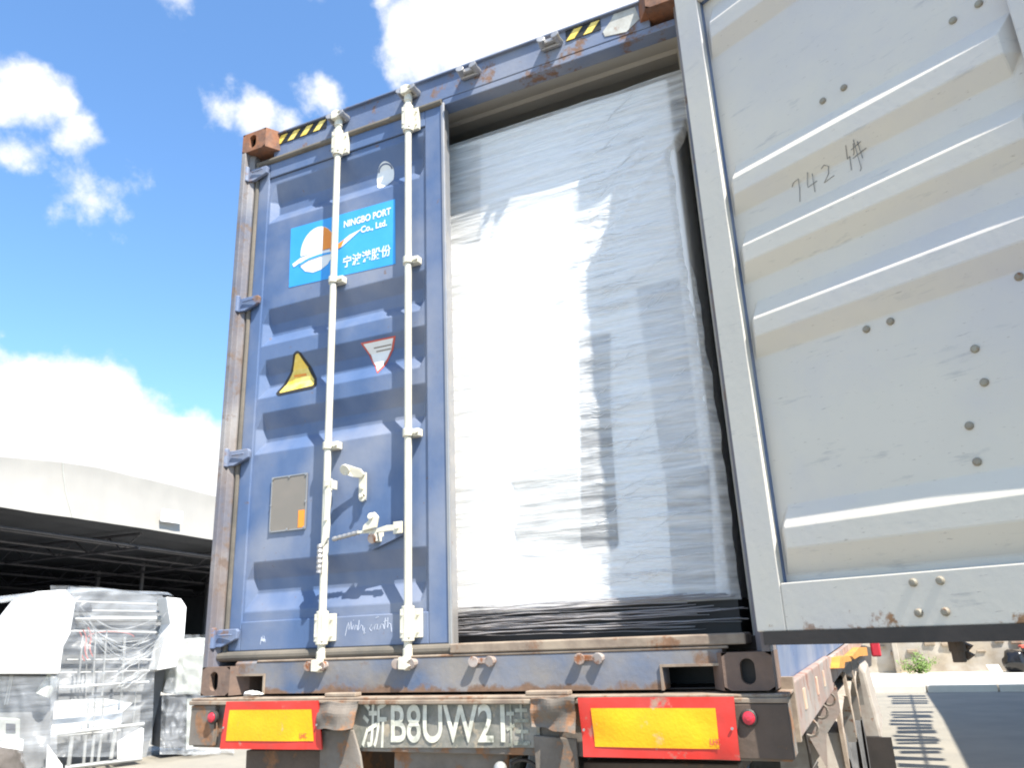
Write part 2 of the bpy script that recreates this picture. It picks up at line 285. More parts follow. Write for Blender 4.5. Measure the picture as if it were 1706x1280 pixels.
# ---------------------------------------------------------------- warehouse at the left
t = thing('warehouse', 'wide pale membrane roofed warehouse, dark inside, left of the container', 'warehouse', (-30, 25, -H))
PX = (-22, 0, 0); PN = (1, 0.0, 0)
tops = [(-400,715),(-200,733),(0,757),(60,762),(120,770),(180,783),(240,805),(300,836),(370,872)]
bots = [(-400,800),(-200,820),(0,845),(90,858),(180,872),(270,886),(370,902),(370,902),(370,902)]
T = [onplane(u, v, PX, PN) for u, v in [(-200,738),(-100,747),(0,757),(60,762),(120,768),(180,777),(240,792),(300,806),(360,822),(420,838),(520,868),(620,898)]]
B = [onplane(u, v, PX, PN) for u, v in [(-200,815),(-100,830),(0,845),(60,855),(120,863),(180,872),(240,881),(300,891),(360,901),(420,912),(520,930),(620,948)]]
f = MB(); n = len(T)
def fas(a, b):
    q = a*(n-1); i = min(int(q), n-2); fr = q-i; tp = T[i].lerp(T[i+1], fr); bt = B[i].lerp(B[i+1], fr); p = bt.lerp(tp, b)
    p.x += .5*math.sin(b*1.5)*-1+.03*noise.noise(Vector((p.y*2, p.z*3, 1))); return p
f.grid(120, 8, fas); f.build('fascia', 'membrane', t, smooth=True)
rf = MB()
def roof(a, b):
    q = b*(n-1); i = min(int(q), n-2); p = T[i].lerp(T[i+1], q-i); p.x -= .52+a*30; p.z += 1.6*math.sin(a*math.pi)*.9-.06; return p
rf.grid(16, 40, roof, flip=True); rf.build('roof', 'membrane', t, smooth=True)
for yv in (4,):
    for i in (4,):
        sm = MB(); sm.tube([fas(i/(n-1), q/6)+Vector((.02, 0, 0)) for q in range(7)], .012, 6); sm.build('seam', 'mgrey', t)
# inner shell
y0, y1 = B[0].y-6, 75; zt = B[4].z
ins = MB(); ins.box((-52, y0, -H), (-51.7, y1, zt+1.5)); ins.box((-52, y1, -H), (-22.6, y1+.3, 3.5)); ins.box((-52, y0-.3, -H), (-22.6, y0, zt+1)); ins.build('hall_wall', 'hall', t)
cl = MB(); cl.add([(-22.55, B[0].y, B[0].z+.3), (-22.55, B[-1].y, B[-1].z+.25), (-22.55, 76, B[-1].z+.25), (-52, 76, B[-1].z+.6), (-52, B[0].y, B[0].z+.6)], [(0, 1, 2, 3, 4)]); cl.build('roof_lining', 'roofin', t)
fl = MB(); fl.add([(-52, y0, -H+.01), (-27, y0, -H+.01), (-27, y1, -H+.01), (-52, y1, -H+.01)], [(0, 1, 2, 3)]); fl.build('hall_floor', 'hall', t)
for i in range(5):
    tr = MB(); yy = B[0].y+4+i*5.6; 
    fr = (yy-B[0].y)/(B[-1].y-B[0].y); zz = B[0].z+(B[-1].z-B[0].z)*fr
    tr.tube([(-23, yy, zz+.1), (-50, yy, zz+.35)], .06, 6); tr.tube([(-23, yy, zz-.45), (-50, yy, zz-.45)], .05, 6)
    for q in range(14):
        xx = -23-q*1.9; tr.tube([(xx, yy, zz+.12), (xx-.95, yy, zz-.45), (xx-1.9, yy, zz+.14)], .03, 5)
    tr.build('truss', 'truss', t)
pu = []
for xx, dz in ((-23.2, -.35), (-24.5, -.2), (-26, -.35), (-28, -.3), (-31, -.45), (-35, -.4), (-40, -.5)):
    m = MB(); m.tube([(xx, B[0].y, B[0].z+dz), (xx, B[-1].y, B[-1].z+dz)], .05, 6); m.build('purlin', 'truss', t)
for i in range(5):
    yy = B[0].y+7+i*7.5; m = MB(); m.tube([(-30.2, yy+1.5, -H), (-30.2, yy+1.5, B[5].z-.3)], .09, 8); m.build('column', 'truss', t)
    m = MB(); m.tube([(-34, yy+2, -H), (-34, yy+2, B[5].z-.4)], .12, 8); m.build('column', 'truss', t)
sgn = MB(); c = onplane(288, 862, (-21.9, 0, 0), PN)
sgn.box((c.x-.02, c.y-.55, c.z-.22), (c.x+.03, c.y+.45, c.z+.26)); so_ = sgn.build('banner', 'white', t); 
sg2 = MB(); sg2.box((c.x+.031, c.y-.5, c.z+.08), (c.x+.036, c.y+.3, c.z+.2)); lab(sg2.build('banner_stripe', M['mgrey'], t), 'grey green stripe across the small white banner')
# ---------------------------------------------------------------- wrapped machines at the left
FD = Vector((.43, .90, 0)).normalized(); FN = Vector((FD.y, -FD.x, 0)); BK = -FN
G0 = onG(242, 1273)
def onM(u, v, d=0): return onplane(u, v, G0+BK*d, FN)
def poly(m, pts, d, th, mi=0):          # outline in the machine's front plane, pushed back by d and given its thickness
    m.prism([onM(u, v, d) for u, v in pts], BK*th, mi)
GW = 'film wrapped machines waiting by the warehouse'
t = thing('press_machine', 'white hooded machine in clear film, left beside the barred frame', 'machine', onM(20, 1285, .6), GW)
m = MB(); poly(m, [(-130,1055),(2,1052),(48,993),(62,986),(110,983),(124,998),(126,1006),(118,1056),(106,1078),(100,1124),(-130,1124)], -.12, 1.5); m.build('hood', 'mwhite', t, bevel=.03)
m = MB(); poly(m, [(-130,1126),(98,1126),(86,1215),(80,1300),(-130,1300)], .25, 1.2); m.build('base', 'mback', t)
m = MB(); poly(m, [(-40,1196),(34,1199),(33,1233),(-40,1238)], -.05, .3); cb_ = m.build('control_box', 'mgrey', t, bevel=.01)
m = MB(); poly(m, [(10,1206),(26,1207),(26,1222),(10,1222)], -.06, .01); m.build('screen', 'mdark', t)
m = MB(); poly(m, [(-40,1240),(39,1233),(38,1254),(-40,1258)], -.06, .3); m.build('tray', 'mwhite', t)
m = MB(); m.tube([onM(18, 1126, .2), onM(8, 1175, .2)], .012, 8); m.tube([onM(21, 1126, .2), onM(12, 1175, .2)], .012, 8); m.build('bar', 'msteel', t)
m = MB(); m.tube([onM(70, 1160, .1), onM(90, 1128, .1)], .1, 12); m.build('motor', 'mgrey', t)
for j, (u, v) in enumerate(((4, 1049), (7, 1048.5), (10, 1048.5), (13, 1048))):
    pass
m = MB()
def fm(a, b):
    u = -100+a*195; v = 1045+b*(1290-1045)
    p = onM(u, v, -.30+.10*noise.noise(Vector((u*.02, v*.02, 0)))+.07*noise.noise(Vector((u*.06, v*.03, 4)))); return p
m.grid(60, 60, lambda a, b: fm(a, .34+b*.66)); m.build('film', 'film2', t, smooth=True)

t = thing('frame_machine', 'barred steel frame machine with white ends under loose clear film', 'machine', onM(165, 1280, .5), GW)
m = MB(); poly(m, [(114,1000),(118,978),(270,993),(278,1003),(276,1120),(242,1270),(80,1290),(85,1180)], .75, .2); m.build('back_panel', 'mback', t)
m = MB(); poly(m, [(277,995),(302,998),(311,1012),(307,1066),(294,1112),(262,1118),(276,1060),(284,1040)], -.02, .5); m.build('end_cover', 'mwhite', t, bevel=.015)
m = MB(); poly(m, [(196,1238),(236,1213),(240,1215),(236,1262),(196,1266)], -.02, .06); m.build('corner_plate', 'mwhite', t)
m = MB(); poly(m, [(79,1241),(104,1275),(106,1295),(76,1295)], -.02, .06); m.build('corner_plate', 'mwhite', t)
m = MB(); poly(m, [(88,1170),(128,1166),(170,1164),(222,1172),(205,1186),(200,1210),(160,1216),(85,1222),(86,1200)], .3, .02); m.build('white_sheet', 'mwhite', t)
for (u0, v0, u1, v1, r, d) in ((98,1146.5,248,1137,.022,-.03),(84,1225,240,1207,.03,-.02),(84,1228,200,1218,.02,.1),(108,1280,236,1265,.03,0),(120,1018,272,1020,.02,.5),(118,1032,275,1032,.05,.45),(112,1052,280,1055,.02,.4),(120,1003,272,1008,.02,.5),(110,1100,268,1100,.015,.4),(100,1122,262,1118,.015,.4)):
    m = MB(); m.tube([onM(u0, v0, d), onM(u1, v1, d)], r, 8); m.build('cross_rail', 'msteel', t)
for (u0, v0, u1, v1, r, d) in ((147,1165,145,1215,.012,.05),(158,1165,156,1215,.012,.05),(172,1165,170,1212,.012,.05),(120,1228,114,1278,.03,0),(143,1226,139,1275,.022,0),(157,1225,152,1274,.022,0),(169,1224,163,1272,.022,0),(192,1215,185,1265,.03,0),
                               (138,1060,130,1150,.014,.3),(160,1050,154,1160,.014,.3),(178,1050,170,1160,.014,.35),(208,1062,202,1165,.022,.2),(232,1100,222,1205,.01,.1),(145,1070,143,1160,.01,.4)):
    m = MB(); m.tube([onM(u0, v0, d), onM(u1, v1, d)], r, 8); m.build('bar', 'msteel', t)
m = MB(); poly(m, [(111,1028),(126,1026),(126,1050),(111,1052)], .0, .12); m.build('motor', 'mdark', t, bevel=.02)
m = MB(); poly(m, [(127,1006),(152,1006),(154,1020),(127,1020)], .35, .2); m.build('junction_box', 'mdark', t)
for (u, v) in ((136, 1075), (142, 1072), (150, 1068)):
    m = MB(); m.tube([onM(u+(q-3)*1.2+3*math.sin(q*.9), v-22+q*7, .35) for q in range(8)], .009, 6); m.build('cable', 'wire', t)
m = MB(); m.tube([onM(185+math.cos(a)*38, 1062-math.sin(a)*9, .35) for a in [math.pi*q/12 for q in range(13)]], .008, 6); m.build('cable', 'wire', t)
m = MB()
def fm2(a, b):
    u = 84+a*(262-84)+b*-10*(a); vt = 976+a*20-6*math.sin(a*3.1); v = vt+b*(1262-vt)
    d = -.12-.10*math.sin(a*3.1)+.10*noise.noise(Vector((u*.018, v*.03, 0)))+.05*noise.noise(Vector((u*.05+v*.05, v*.02, 5)))
    return onM(u, v, d)
m.grid(80, 80, fm2); m.build('film', 'film2', t, smooth=True)
fo = MB()
random.seed(5)
for i in range(11):                       # bunched folds that hang in curves from the corners of the film
    u0, v0 = 112+random.uniform(-4, 16), 985+random.uniform(0, 30); u1, v1 = 274+random.uniform(-6, 8), 1015+random.uniform(0, 55); sag = random.uniform(25, 75)
    fo.tube([onM(u0+(u1-u0)*q/14, v0+(v1-v0)*q/14+sag*math.sin(math.pi*q/14)+1.0*math.sin(q*.9+i), -.27+.02*math.sin(q)) for q in range(15)], [.0015+random.choice([.003, .005, .014])*math.sin(math.pi*q/14)**2*(1+.6*math.sin(q*1.3+i)) for q in range(15)], 5)
for i in range(9):
    u0, v0 = 235+random.uniform(-10, 30), 1060+random.uniform(0, 60); L_ = random.uniform(30, 70)
    fo.tube([onM(u0-L_*q/9, v0+L_*(.7)*(q/9)**.8+1.5*math.sin(q*2+i), -.26) for q in range(10)], [.002+.012*math.sin(math.pi*q/9) for q in range(10)], 5)
fo.build('film_fold', 'film3', t, smooth=True)
m = MB()
def fm3(a, b):
    u = 0+a*285; vt = 1003-28*math.sin(min(1, a*1.6)*1.5)+a*20; d = -.1+b*1.1; p = onM(u, vt, 0); p = p+BK*d; p.z += .08*math.sin(b*3.14)+.03*noise.noise(p*1.5); return p
m.grid(50, 16, fm3); m.build('top_film', 'film3', t, smooth=True)

t = thing('small_wrapped_machine', 'low grey machine in crumpled film, right up against the container', 'machine', onM(300, 1250, .5), GW)
m = MB(); poly(m, [(300,1067),(336,1063),(352,1064),(352,1158),(292,1158),(294,1110)], .2, .8); m.build('head', 'mgrey', t, bevel=.04)
m = MB(); poly(m, [(282,1162),(320,1160),(352,1160),(352,1245),(272,1248),(276,1200)], .25, .7); m.build('base', 'mdark', t, bevel=.02)
m = MB(); poly(m, [(312,1165),(332,1165),(330,1248),(310,1250)], .18, .1); m.build('side_plate', 'mgrey', t)
m = MB()
def fm4(a, b):
    v = 1058+b*200; u0 = 300-26*min(1, b*2)-8*b; u = u0+a*(368-u0)
    return onM(u, v, -.02+.14*noise.noise(Vector((u*.05, v*.04, 7)))+.10*noise.noise(Vector((u*.12, v*.06, 2)))-.25*max(0, b-.9)*6)
m.grid(50, 70, fm4); m.build('film', 'film2', t, smooth=True)
m = MB(); m.grid(40, 10, lambda a, b: onG(240+a*150, 1262-8*b-3*math.sin(a*9))+Vector((0, 0, .03+.07*abs(noise.noise(Vector((a*9, b*4, 0))))))); m.build('loose_film', 'film3', t, smooth=True)
c = onG(-22, 1310); m = MB(); m.ball(c+Vector((0, 0, .12)), (.42, .42, .34), 24, 14, .25, 3); tag(m.build('tarpaulin_heap', 'dark', smooth=True), 'dark grey cloth heap at the bottom left corner', 'cloth heap')
# ---------------------------------------------------------------- container
ct = thing('shipping_container', 'faded blue steel shipping container, its right door swung open, on a trailer', 'container', (1.219, 6.0, 0))
W, HC, LC = 2.438, 2.896, 12.19
def casting(x0, x1, z0, z1, mat, side, oval):
    m = MB()
    ix0, ix1 = x0, x1
    # front plate with an oval hole, built as a ring of quads
    cx, cz = (x0+x1)/2+(-.008 if side < 0 else .0), (z0+z1)/2; hw, hh = .024, .040; nn = 24; ring = []; outr = []
    for k_ in range(nn):
        a = 2*math.pi*k_/nn; ex = math.cos(a); ez = math.sin(a)
        ring.append((cx+hw*ex, 0, cz+(hh-hw)*(1 if ez > 0 else -1)*(abs(ez) > .01)+hw*ez))
        s_ = 1/max(abs(ex)/((x1-x0)/2), abs(ez)/((z1-z0)/2)); outr.append(((x0+x1)/2+ex*s_, 0, cz+ez*s_))
    vs = [Vector(p) for p in outr]+[Vector(p) for p in ring]+[Vector(p)+Vector((0, .028, 0)) for p in ring]
    fs = []
    for k_ in range(nn):
        j = (k_+1) % nn; fs.append((k_, j, nn+j, nn+k_)); fs.append((nn+k_, nn+j, 2*nn+j, 2*nn+k_))
    m.add(vs, fs)
    corners = [(x0, z0), (x1, z0), (x1, z1), (x0, z1)]
    for a, b in zip(corners, corners[1:]+corners[:1]): m.add([(a[0], 0, a[1]), (b[0], 0, b[1]), (b[0], .178, b[1]), (a[0], .178, a[1])], [(0, 3, 2, 1)])
    m.add([(x0, .178, z0), (x1, .178, z0), (x1, .178, z1), (x0, .178, z1)], [(0, 3, 2, 1)])
    # chamfered inner cheek
    if side < 0: m.add([(x1+.001, .0, z0), (x1+.045, .075, z0+.0), (x1+.045, .075, z1), (x1+.001, .0, z1), (x1+.001, .17, z0), (x1+.001, .17, z1), (x1+.045, .17, z0), (x1+.045, .17, z1)], [(0,1,2,3),(0,4,6,1),(3,2,7,5),(1,6,7,2)])
    else: m.add([(x0-.001, .0, z0), (x0-.045, .075, z0), (x0-.045, .075, z1), (x0-.001, .0, z1), (x0-.001, .17, z0), (x0-.001, .17, z1), (x0-.045, .17, z0), (x0-.045, .17, z1)], [(0,3,2,1),(0,1,6,4),(3,5,7,2),(1,2,7,6)])
    m.box((cx-.05, .05, cz-.045), (cx+.05, .055, cz+.045), 1)
    return m.build('corner_casting', [mat, 'gasketd'], ct)
casting(0, .160, 2.778, HC, 'cast', -1, 1); casting(2.278, W, 2.778, HC, 'cast', 1, 1)
casting(0, .160, 0, .118, 'castd', -1, 1); casting(2.278, W, 0, .118, 'castd', 1, 1)
for x0 in (0, 2.276):
    for z0 in (0, 2.778):
        m = MB(); m.box((x0, LC-.178, z0), (x0+.162, LC, z0+.118)); m.build('corner_casting', 'castd', ct, bevel=.005)
def post(sx):
    f = (lambda v: v) if sx < 0 else (lambda v: Vector((W-v[0], v[1], v[2])))
    m = MB(f); q = [(0.0, .0), (.028, .0), (.028, .035), (.050, .05), (.050, .16), (0.0, .16)]
    z0, z1 = .1185, 2.7775; n = len(q); vs = [(a, b, z0) for a, b in q]+[(a, b, z1) for a, b in q]
    fs = [(i, (i+1) % n, (i+1) % n+n, i+n) for i in range(n)]
    if sx > 0: fs = [tuple(reversed(x)) for x in fs]
    m.add(vs, fs); m.build('corner_post', 'post', ct, bevel=.003)
post(-1); post(1)
# header: front plate, top flange, underside lip, and the inner board seen from below
m = MB(); m.box((.161, .072, 2.742), (2.277, .19, 2.882)); m.box((.161, .055, 2.878), (2.277, .19, 2.888)); m.build('header', 'blueh', ct, bevel=.003)
m = MB(); m.box((.052, .074, 2.706), (2.386, .150, 2.7415)); m.build('header_lip', 'blueh', ct, bevel=.004)
# sill with fork openings
m = MB()
for a, b in ((.161, .170), (.325, 2.070), (2.262, 2.277)): m.box((a, .032, .004), (b, .12, .0765))
m.box((.161, .032, .0765), (2.277, .12, .128))
m.add([(.161,.032,.1281),(2.277,.032,.1281),(2.277,.085,.172),(.161,.085,.172),(.161,.16,.172),(2.277,.16,.172)], [(0,1,2,3),(3,2,5,4)])
m.build('sill', 'bluerust', ct)
m = MB()
m.prism([(.165,.024,.0765),(.325,.024,.0765),(.325,.024,.002),(.333,.024,.002),(.333,.024,.085),(.165,.024,.085)], (0,.0075,0)); m.build('pocket_rim', 'dusty', ct)
m = MB(); m.prism([(2.27,.024,.085),(2.062,.024,.085),(2.062,.024,.002),(2.070,.024,.002),(2.070,.024,.0765),(2.27,.024,.0765)], (0,.0075,0)); m.build('pocket_rim', 'dusty', ct)
m = MB(); m.box((.05, .10, .0), (2.39, .30, .004)); m.box((.163, .30, .0), (2.275, .31, .12)); m.build('cross_member', 'pallet', ct)
m = MB(); m.box((.28, .029, .130), (2.30, .04, .140)); m.box((1.24, .026, .142), (2.36, .16, .178)); m.build('threshold', 'dusty', ct, bevel=.006)
# shell
def side(x, s):
    m = MB(); p = .278; y = .16; pts = []
    while y < LC-.17: pts += [(y, 0), (y+.07, 0), (y+.07+.068, 1), (y+.07+.068+.07, 1)]; y += p
    vs = []; fs = []
    for (yy, d) in pts: vs += [(x+s*.036*d, yy, .16), (x+s*.036*d, yy, 2.80)]
    for i in range(len(pts)-1): fs.append((2*i, 2*i+2, 2*i+3, 2*i+1) if s < 0 else (2*i, 2*i+1, 2*i+3, 2*i+2))
    m.add(vs, fs); return m
side(.012, 1).build('side_wall', 'blue', ct); side(W-.012, -1).build('side_wall', 'blue', ct)
side(.055, 1).build('side_lining', 'inner', ct); side(W-.055, -1).build('side_lining', 'inner', ct)
m = MB(); m.box((0, .178, .0), (.05, LC-.178, .155)); m.build('bottom_rail', 'blue', ct); m = MB(); m.box((W-.05, .178, .0), (W, LC-.178, .155)); m.build('bottom_rail', 'blue', ct)
m = MB(); m.box((0, .178, 2.80), (.06, LC-.178, 2.87)); m.build('top_rail', 'blue', ct); m = MB(); m.box((W-.06, .178, 2.80), (W, LC-.178, 2.87)); m.build('top_rail', 'blue', ct)
m = MB()
y = .20
while y < LC-.3:
    m.add([(.06,y,2.835),(W-.06,y,2.835),(W-.06,y+.05,2.835),(.06,y+.05,2.835),(.06,y+.09,2.855),(W-.06,y+.09,2.855),(W-.06,y+.16,2.855),(.06,y+.16,2.855),(.06,y+.21,2.835),(W-.06,y+.21,2.835)], [(0,3,2,1),(3,4,5,2),(4,7,6,5),(7,8,9,6)]); y += .21
m.box((.0, .19, 2.866), (W, LC, 2.885)); m.build('roof', 'inner', ct)
m = MB(); m.add([(.05,.151,2.722),(W-.05,.151,2.722),(W-.05,.30,2.775),(.05,.30,2.775),(W-.05,.32,2.765),(.05,.32,2.765),(W-.05,.42,2.79),(.05,.42,2.79)], [(0,3,2,1),(3,5,4,2),(5,7,6,4)]); m.build('ceiling_board', 'inner', ct)
m = MB(); m.box((.05, .165, .12), (W-.05, LC-.1, .165)); m.build('floor', 'floor', ct)
m = MB(); m.box((.03, LC-.12, .1), (W-.03, LC-.06, 2.82)); m.build('front_wall', 'inner', ct)
# hazard marks on the header: yellow bars on a black strip
def hazard(x0, x1, z0, z1, n, first=0.0, lbl=''):
    b = MB(); b.box((x0, .0685, z0), (x1, .0710, z1)); o = b.build('hazard_strip', 'black', ct)
    y_ = MB(); p = (x1-x0)/n
    for i in range(n):
        a = x0+i*p+first; y_.prism([(max(x0, a), .068, z0+.002), (a+p*.48, .068, z0+.002), (a+p*.98, .068, z1-.008), (max(x0+.002, a+p*.5), .068, z1-.008)], (0, -.002, 0))
    y_.build('hazard_bar', 'yellow', o)
hazard(.17, .515, 2.816, 2.877, 4); hazard(1.885, 2.055, 2.816, 2.877, 2)
m = MB(); m.prism([(2.062, .069, 2.80), (2.07, .069, 2.77), (2.17, .069, 2.755), (2.235, .069, 2.80), (2.22, .069, 2.872), (2.12, .069, 2.874), (2.10, .069, 2.84)], (0, .0015, 0)); m.build('old_sticker', pm('peeled_sticker', (.50, .50, .46), (.35, .33, .29), 14, .7, rust=.3, rscale=16), ct)
# cam keepers
def keeper(x, z, mat, up):
    m = MB(); m.box((x-.045, .048, z-.022), (x+.045, .068, z+.022))
    for sx in (-1, 1):
        m.tube([(x+sx*.038, .068, z), (x+sx*.038, .030, z), (x+sx*.034, .008, z+(.006 if up else -.002))], [.020, .016, .021], 12)
    m.box((x-.030, .026, z-.010), (x+.030, .046, z+.010))
    return m.build('cam_keeper', mat, ct, bevel=.003)
for x in (.613, 1.045, 1.388, 1.815): keeper(x, 2.822, 'zinc', True); keeper(x-.004, .112, 'keeper', False)
# ---------------------------------------------------------------- doors
RIB = [(2.575, 2.475, 2.405, 2.342), (1.838, 1.765, 1.70, 1.640), (1.560, 1.489, 1.425, 1.362), (1.283, 1.207, 1.143, 1.079), (.566, .492, .427, .347)]
X0, X1 = .142, 1.122; YP, DP = .080, .041
def pdep(x, z):
    d = 0
    for a, b, c, e in RIB:
        if e < z < a: d = min(1, (a-z)/(a-b), (z-e)/(c-e))
    return DP*d*max(0, min(1, (x-X0-.006)/.036))*max(0, min(1, (X1-.006-x)/.036))
def psurf(x, z, off=0): return Vector((x, YP+pdep(x, z)-off, z))
TH = R(153.5); PIN = Vector((2.43, .03, 0)); RZ = Matrix.Rotation(TH, 3, 'Z')
def swing(v): return PIN+RZ @ (Vector((W-v[0], v[1], v[2]))-PIN)      # mirror the left door, then swing it open
def door(FN_, right):
    fl = right
    def MBd(): return MB(FN_)
    fin = 'grey' if right else 'grey'
    def out(m, name, mats, par, **kw):
        if fl: m.f = [tuple(reversed(f)) for f in m.f]
        return m.build(name, mats, par, **kw)
    m = MBd()
    def fr(a, b):           # outer half blue, inner half pale
        m.box(a, (b[0], .0995, b[2]), 0); m.box((a[0], .1, a[2]), (b[0], .125, b[2]), 1)
    fr((.036 if right else .056, .070, .180), (X0, 0, 2.712)); fr((X1, .070, .180), (1.216, 0, 2.712)); fr((X0+.0005, .070, .180), (X1-.0005, 0, .324 if right else .305)); fr((X0+.0005, .070, 2.62), (X1-.0005, 0, 2.712))
    d = out(m, 'door', ['blue', 'grey'], ct, bevel=.004)
    lab(d, 'grey door swung wide open at the right, inner side showing' if right else 'closed faded blue door at the left')
    xs = [X0-.001, X0+.006, X0+.042]+[X0+.042+(X1-X0-.084)*i/8 for i in range(1, 8)]+[X1-.042, X1-.006, X1+.001]
    zs = sorted([.300, 2.625]+[z for r in RIB for z in r]+[.33, 2.6, 2.2, 2.0, .75, .95])
    m = MBd()
    for side_, off, mi in ((0, 0, 0), (1, -.004, 1)):
        vs = [psurf(x, z, off) for z in zs for x in xs]; nx = len(xs); fs = []
        for j in range(len(zs)-1):
            for i in range(nx-1):
                a = j*nx+i
                for f_ in ((a, a+1, a+nx+1), (a, a+nx+1, a+nx)): fs.append(f_ if side_ == 0 else tuple(reversed(f_)))
        m.add(vs, fs, mi)
    pn = out(m, 'door_panel', ['blue', 'grey'], d, weld=True)
    bv = pn.modifiers.new('bevel', 'BEVEL'); bv.width = .003; bv.segments = 1; bv.limit_method = 'ANGLE'; bv.angle_limit = R(8)
    # weld bead / sealant lines along the panel rim
    m = MBd(); m.box((X0, .0765, 2.618), (X1, .0795, 2.622)); out(m, 'seam', 'seam' if not right else 'grey', d)
    # gaskets
    m = MBd()
    if not right: m.box((.0515, .060, .150), (.072, .13, 2.735)); m.tube([(.066, .064, .16), (.066, .064, 2.72)], .011, 8)
    else: m.box((.040, .045, .150), (.056, .0695, 2.735))
    out(m, 'gasket', 'gasket' if not right else 'gasketd', d)
    m = MBd(); m.box((.06, .066, 2.712), (1.222, .120, 2.738)); m.tube([(.06, .068, 2.722), (1.222, .068, 2.722)], .017, 10); out(m, 'gasket', 'gasket' if not right else 'gasketd', d)
    m = MBd(); m.box((.06, .066, .140), (1.222, .130, .180)); m.tube([(.04, .058, .158), (1.236, .058, .158)], .021, 12); out(m, 'gasket', 'gasket' if not right else 'gasketd', d)
    m = MBd(); m.box((1.2165, .064, .172), (1.224, .13, 2.715)); m.tube([(1.227, .070, .172), (1.227, .070, 2.715)], .0075, 8); out(m, 'edge_strip', 'zinc' if not right else 'grey', d)
    # hinges
    for z in (2.655, 1.885, 1.075, .245):
        m = MBd(); m.prism([(.002, .052, z-.045), (.062, .052, z-.045), (.145, .062, z-.012), (.148, .062, z+.022), (.138, .062, z+.032), (.002, .052, z+.030)], (0, -.020, 0))
        m.tube([(.022, .022, z-.050), (.022, .022, z+.040)], .017, 12); m.box((.05, .024, z+.002), (.13, .032, z+.010)); out(m, 'hinge', 'blueh', d, bevel=.004)
    # lock rods with their end cams
    for x in ((.597, 1.045) if right else (.619, 1.045)):
        m = MBd(); m.tube([(x, .038, .085), (x, .038, 2.84)], .0165, 16)
        m.tube([(x, .038, .20), (x, .038, .215)], .023, 16); m.tube([(x, .038, 2.60), (x, .038, 2.615)], .022, 16)
        for z, s in ((.112, -1), (2.822, 1)):
            m.tube([(x, .038, z-.055*s), (x, .038, z+.0*s)], .021, 14)
            m.prism([(x-.024, .026, z-.022), (x+.008, .026, z-.024), (x+.030, .026, z-.010), (x+.014, .026, z), (x+.030, .026, z+.014), (x+.006, .026, z+.026), (x-.024, .026, z+.022)], (0, -.024, 0))
        rod = out(m, 'lock_rod', 'steeld' if right else 'cream', d, bevel=.002)  # right rods take a dark colour for the shade they hang in
        for z, hh in ((2.665, .062), (.262, .056)):
            m = MBd(); m.box((x-.024, .014, z-hh), (x+.022, .070, z+hh)); m.box((x+.020, .050, z-hh), (x+.052, .070, z+hh)); m.tube([(x, .038, z-hh-.012), (x, .038, z+hh+.012)], .026, 16)
            for sx in (-.015, .040):
                for sz in (-.6, .6): m.tube([(x+sx, .052 if sx > 0 else .016, z+sz*hh), (x+sx, .044 if sx > 0 else .009, z+sz*hh)], .006, 8)
            out(m, 'rod_bracket', 'cream', d, bevel=.004)
        for z in (1.883, 1.053):
            m = MBd(); m.tube([(x, .038, z-.017), (x, .038, z+.017)], .024, 16); m.box((x-.008, .040, z-.017), (x+.052, .0765, z+.017)); m.tube([(x+.040, .04, z), (x+.040, .028, z)], .012, 10); m.box((x-.034, .045, z-.013), (x-.015, .0765, z+.013)); out(m, 'rod_clamp', 'cream', d, bevel=.003)
    # handles and their catches
    def arm(pts, name='handle', mat='cream', th=.012):
        m = MBd(); m.prism([(a, b_, c) for a, b_, c in pts], (0, -th, 0)); return m
    # vertical handle hanging beside the first rod
    x = .619
    m = MBd(); m.box((x+.002, .020, .842), (x+.040, .028, .895)); m.box((x+.034, .020, .850), (x+.042, .06, .890)); m.tube([(x+.014, .02, .868), (x+.014, .012, .868)], .008, 10)
    m.prism([(x+.004, .030, .850), (x+.036, .030, .850), (x+.034, .030, .79), (x+.030, .030, .74), (x+.034, .030, .69), (x+.030, .030, .635), (x+.002, .030, .59), (x-.006, .030, .61), (x+.0, .030, .66), (x+.004, .030, .72), (x+.006, .030, .78)], (0, -.012, 0))
    m.tube([(x+.018, .018, .715), (x+.018, .010, .715)], .007, 8); out(m, 'handle', 'cream', d, bevel=.002)
    m = MBd(); m.tube([(x-.006+.0007*math.sin(q*9), .014, .61-q*.011) for q in range(12)], [.011+.003*(q % 2) for q in range(12)], 10); out(m, 'grip', 'zinc', d)
    # hook plate in the middle of the panel
    m = MBd(); m.tube([(.735, .018, .927), (.735, .008, .922)], .024, 18); m.prism([(.735, .02, .95), (.80, .045, .925), (.815, .055, .90), (.80, .055, .885), (.765, .045, .892), (.735, .02, .903)], (0, -.010, 0))
    m.box((.782, .052, .80), (.818, .062, .91)); m.tube([(.80, .052, .800), (.80, .062, .800)], .018, 16); m.box((.795, .06, .79), (.805, .08, .90)); m.tube([(.80, .052, .805), (.80, .038, .805)], .009, 10); m.box((.792, .046, .835), (.808, .053, .855)); out(m, 'catch', 'cream', d, bevel=.002)
    # horizontal handle resting in its catch
    m = MBd(); m.box((.985, .016, .622), (1.028, .026, .672)); m.tube([(1.005, .017, .647), (1.005, .008, .647)], .009, 10); m.prism([(.90, .03, .635), (.99, .026, .637), (.99, .026, .660), (.95, .028, .662), (.90, .03, .652), (.80, .03, .650), (.79, .03, .640)], (0, -.010, 0)); out(m, 'handle', 'cream', d, bevel=.002)
    m = MBd(); m.tube([(.672+.012*q, .026, .627+.0016*q) for q in range(12)], [.009+.0025*(q % 2) for q in range(12)], 10); out(m, 'grip', 'zinc', d)
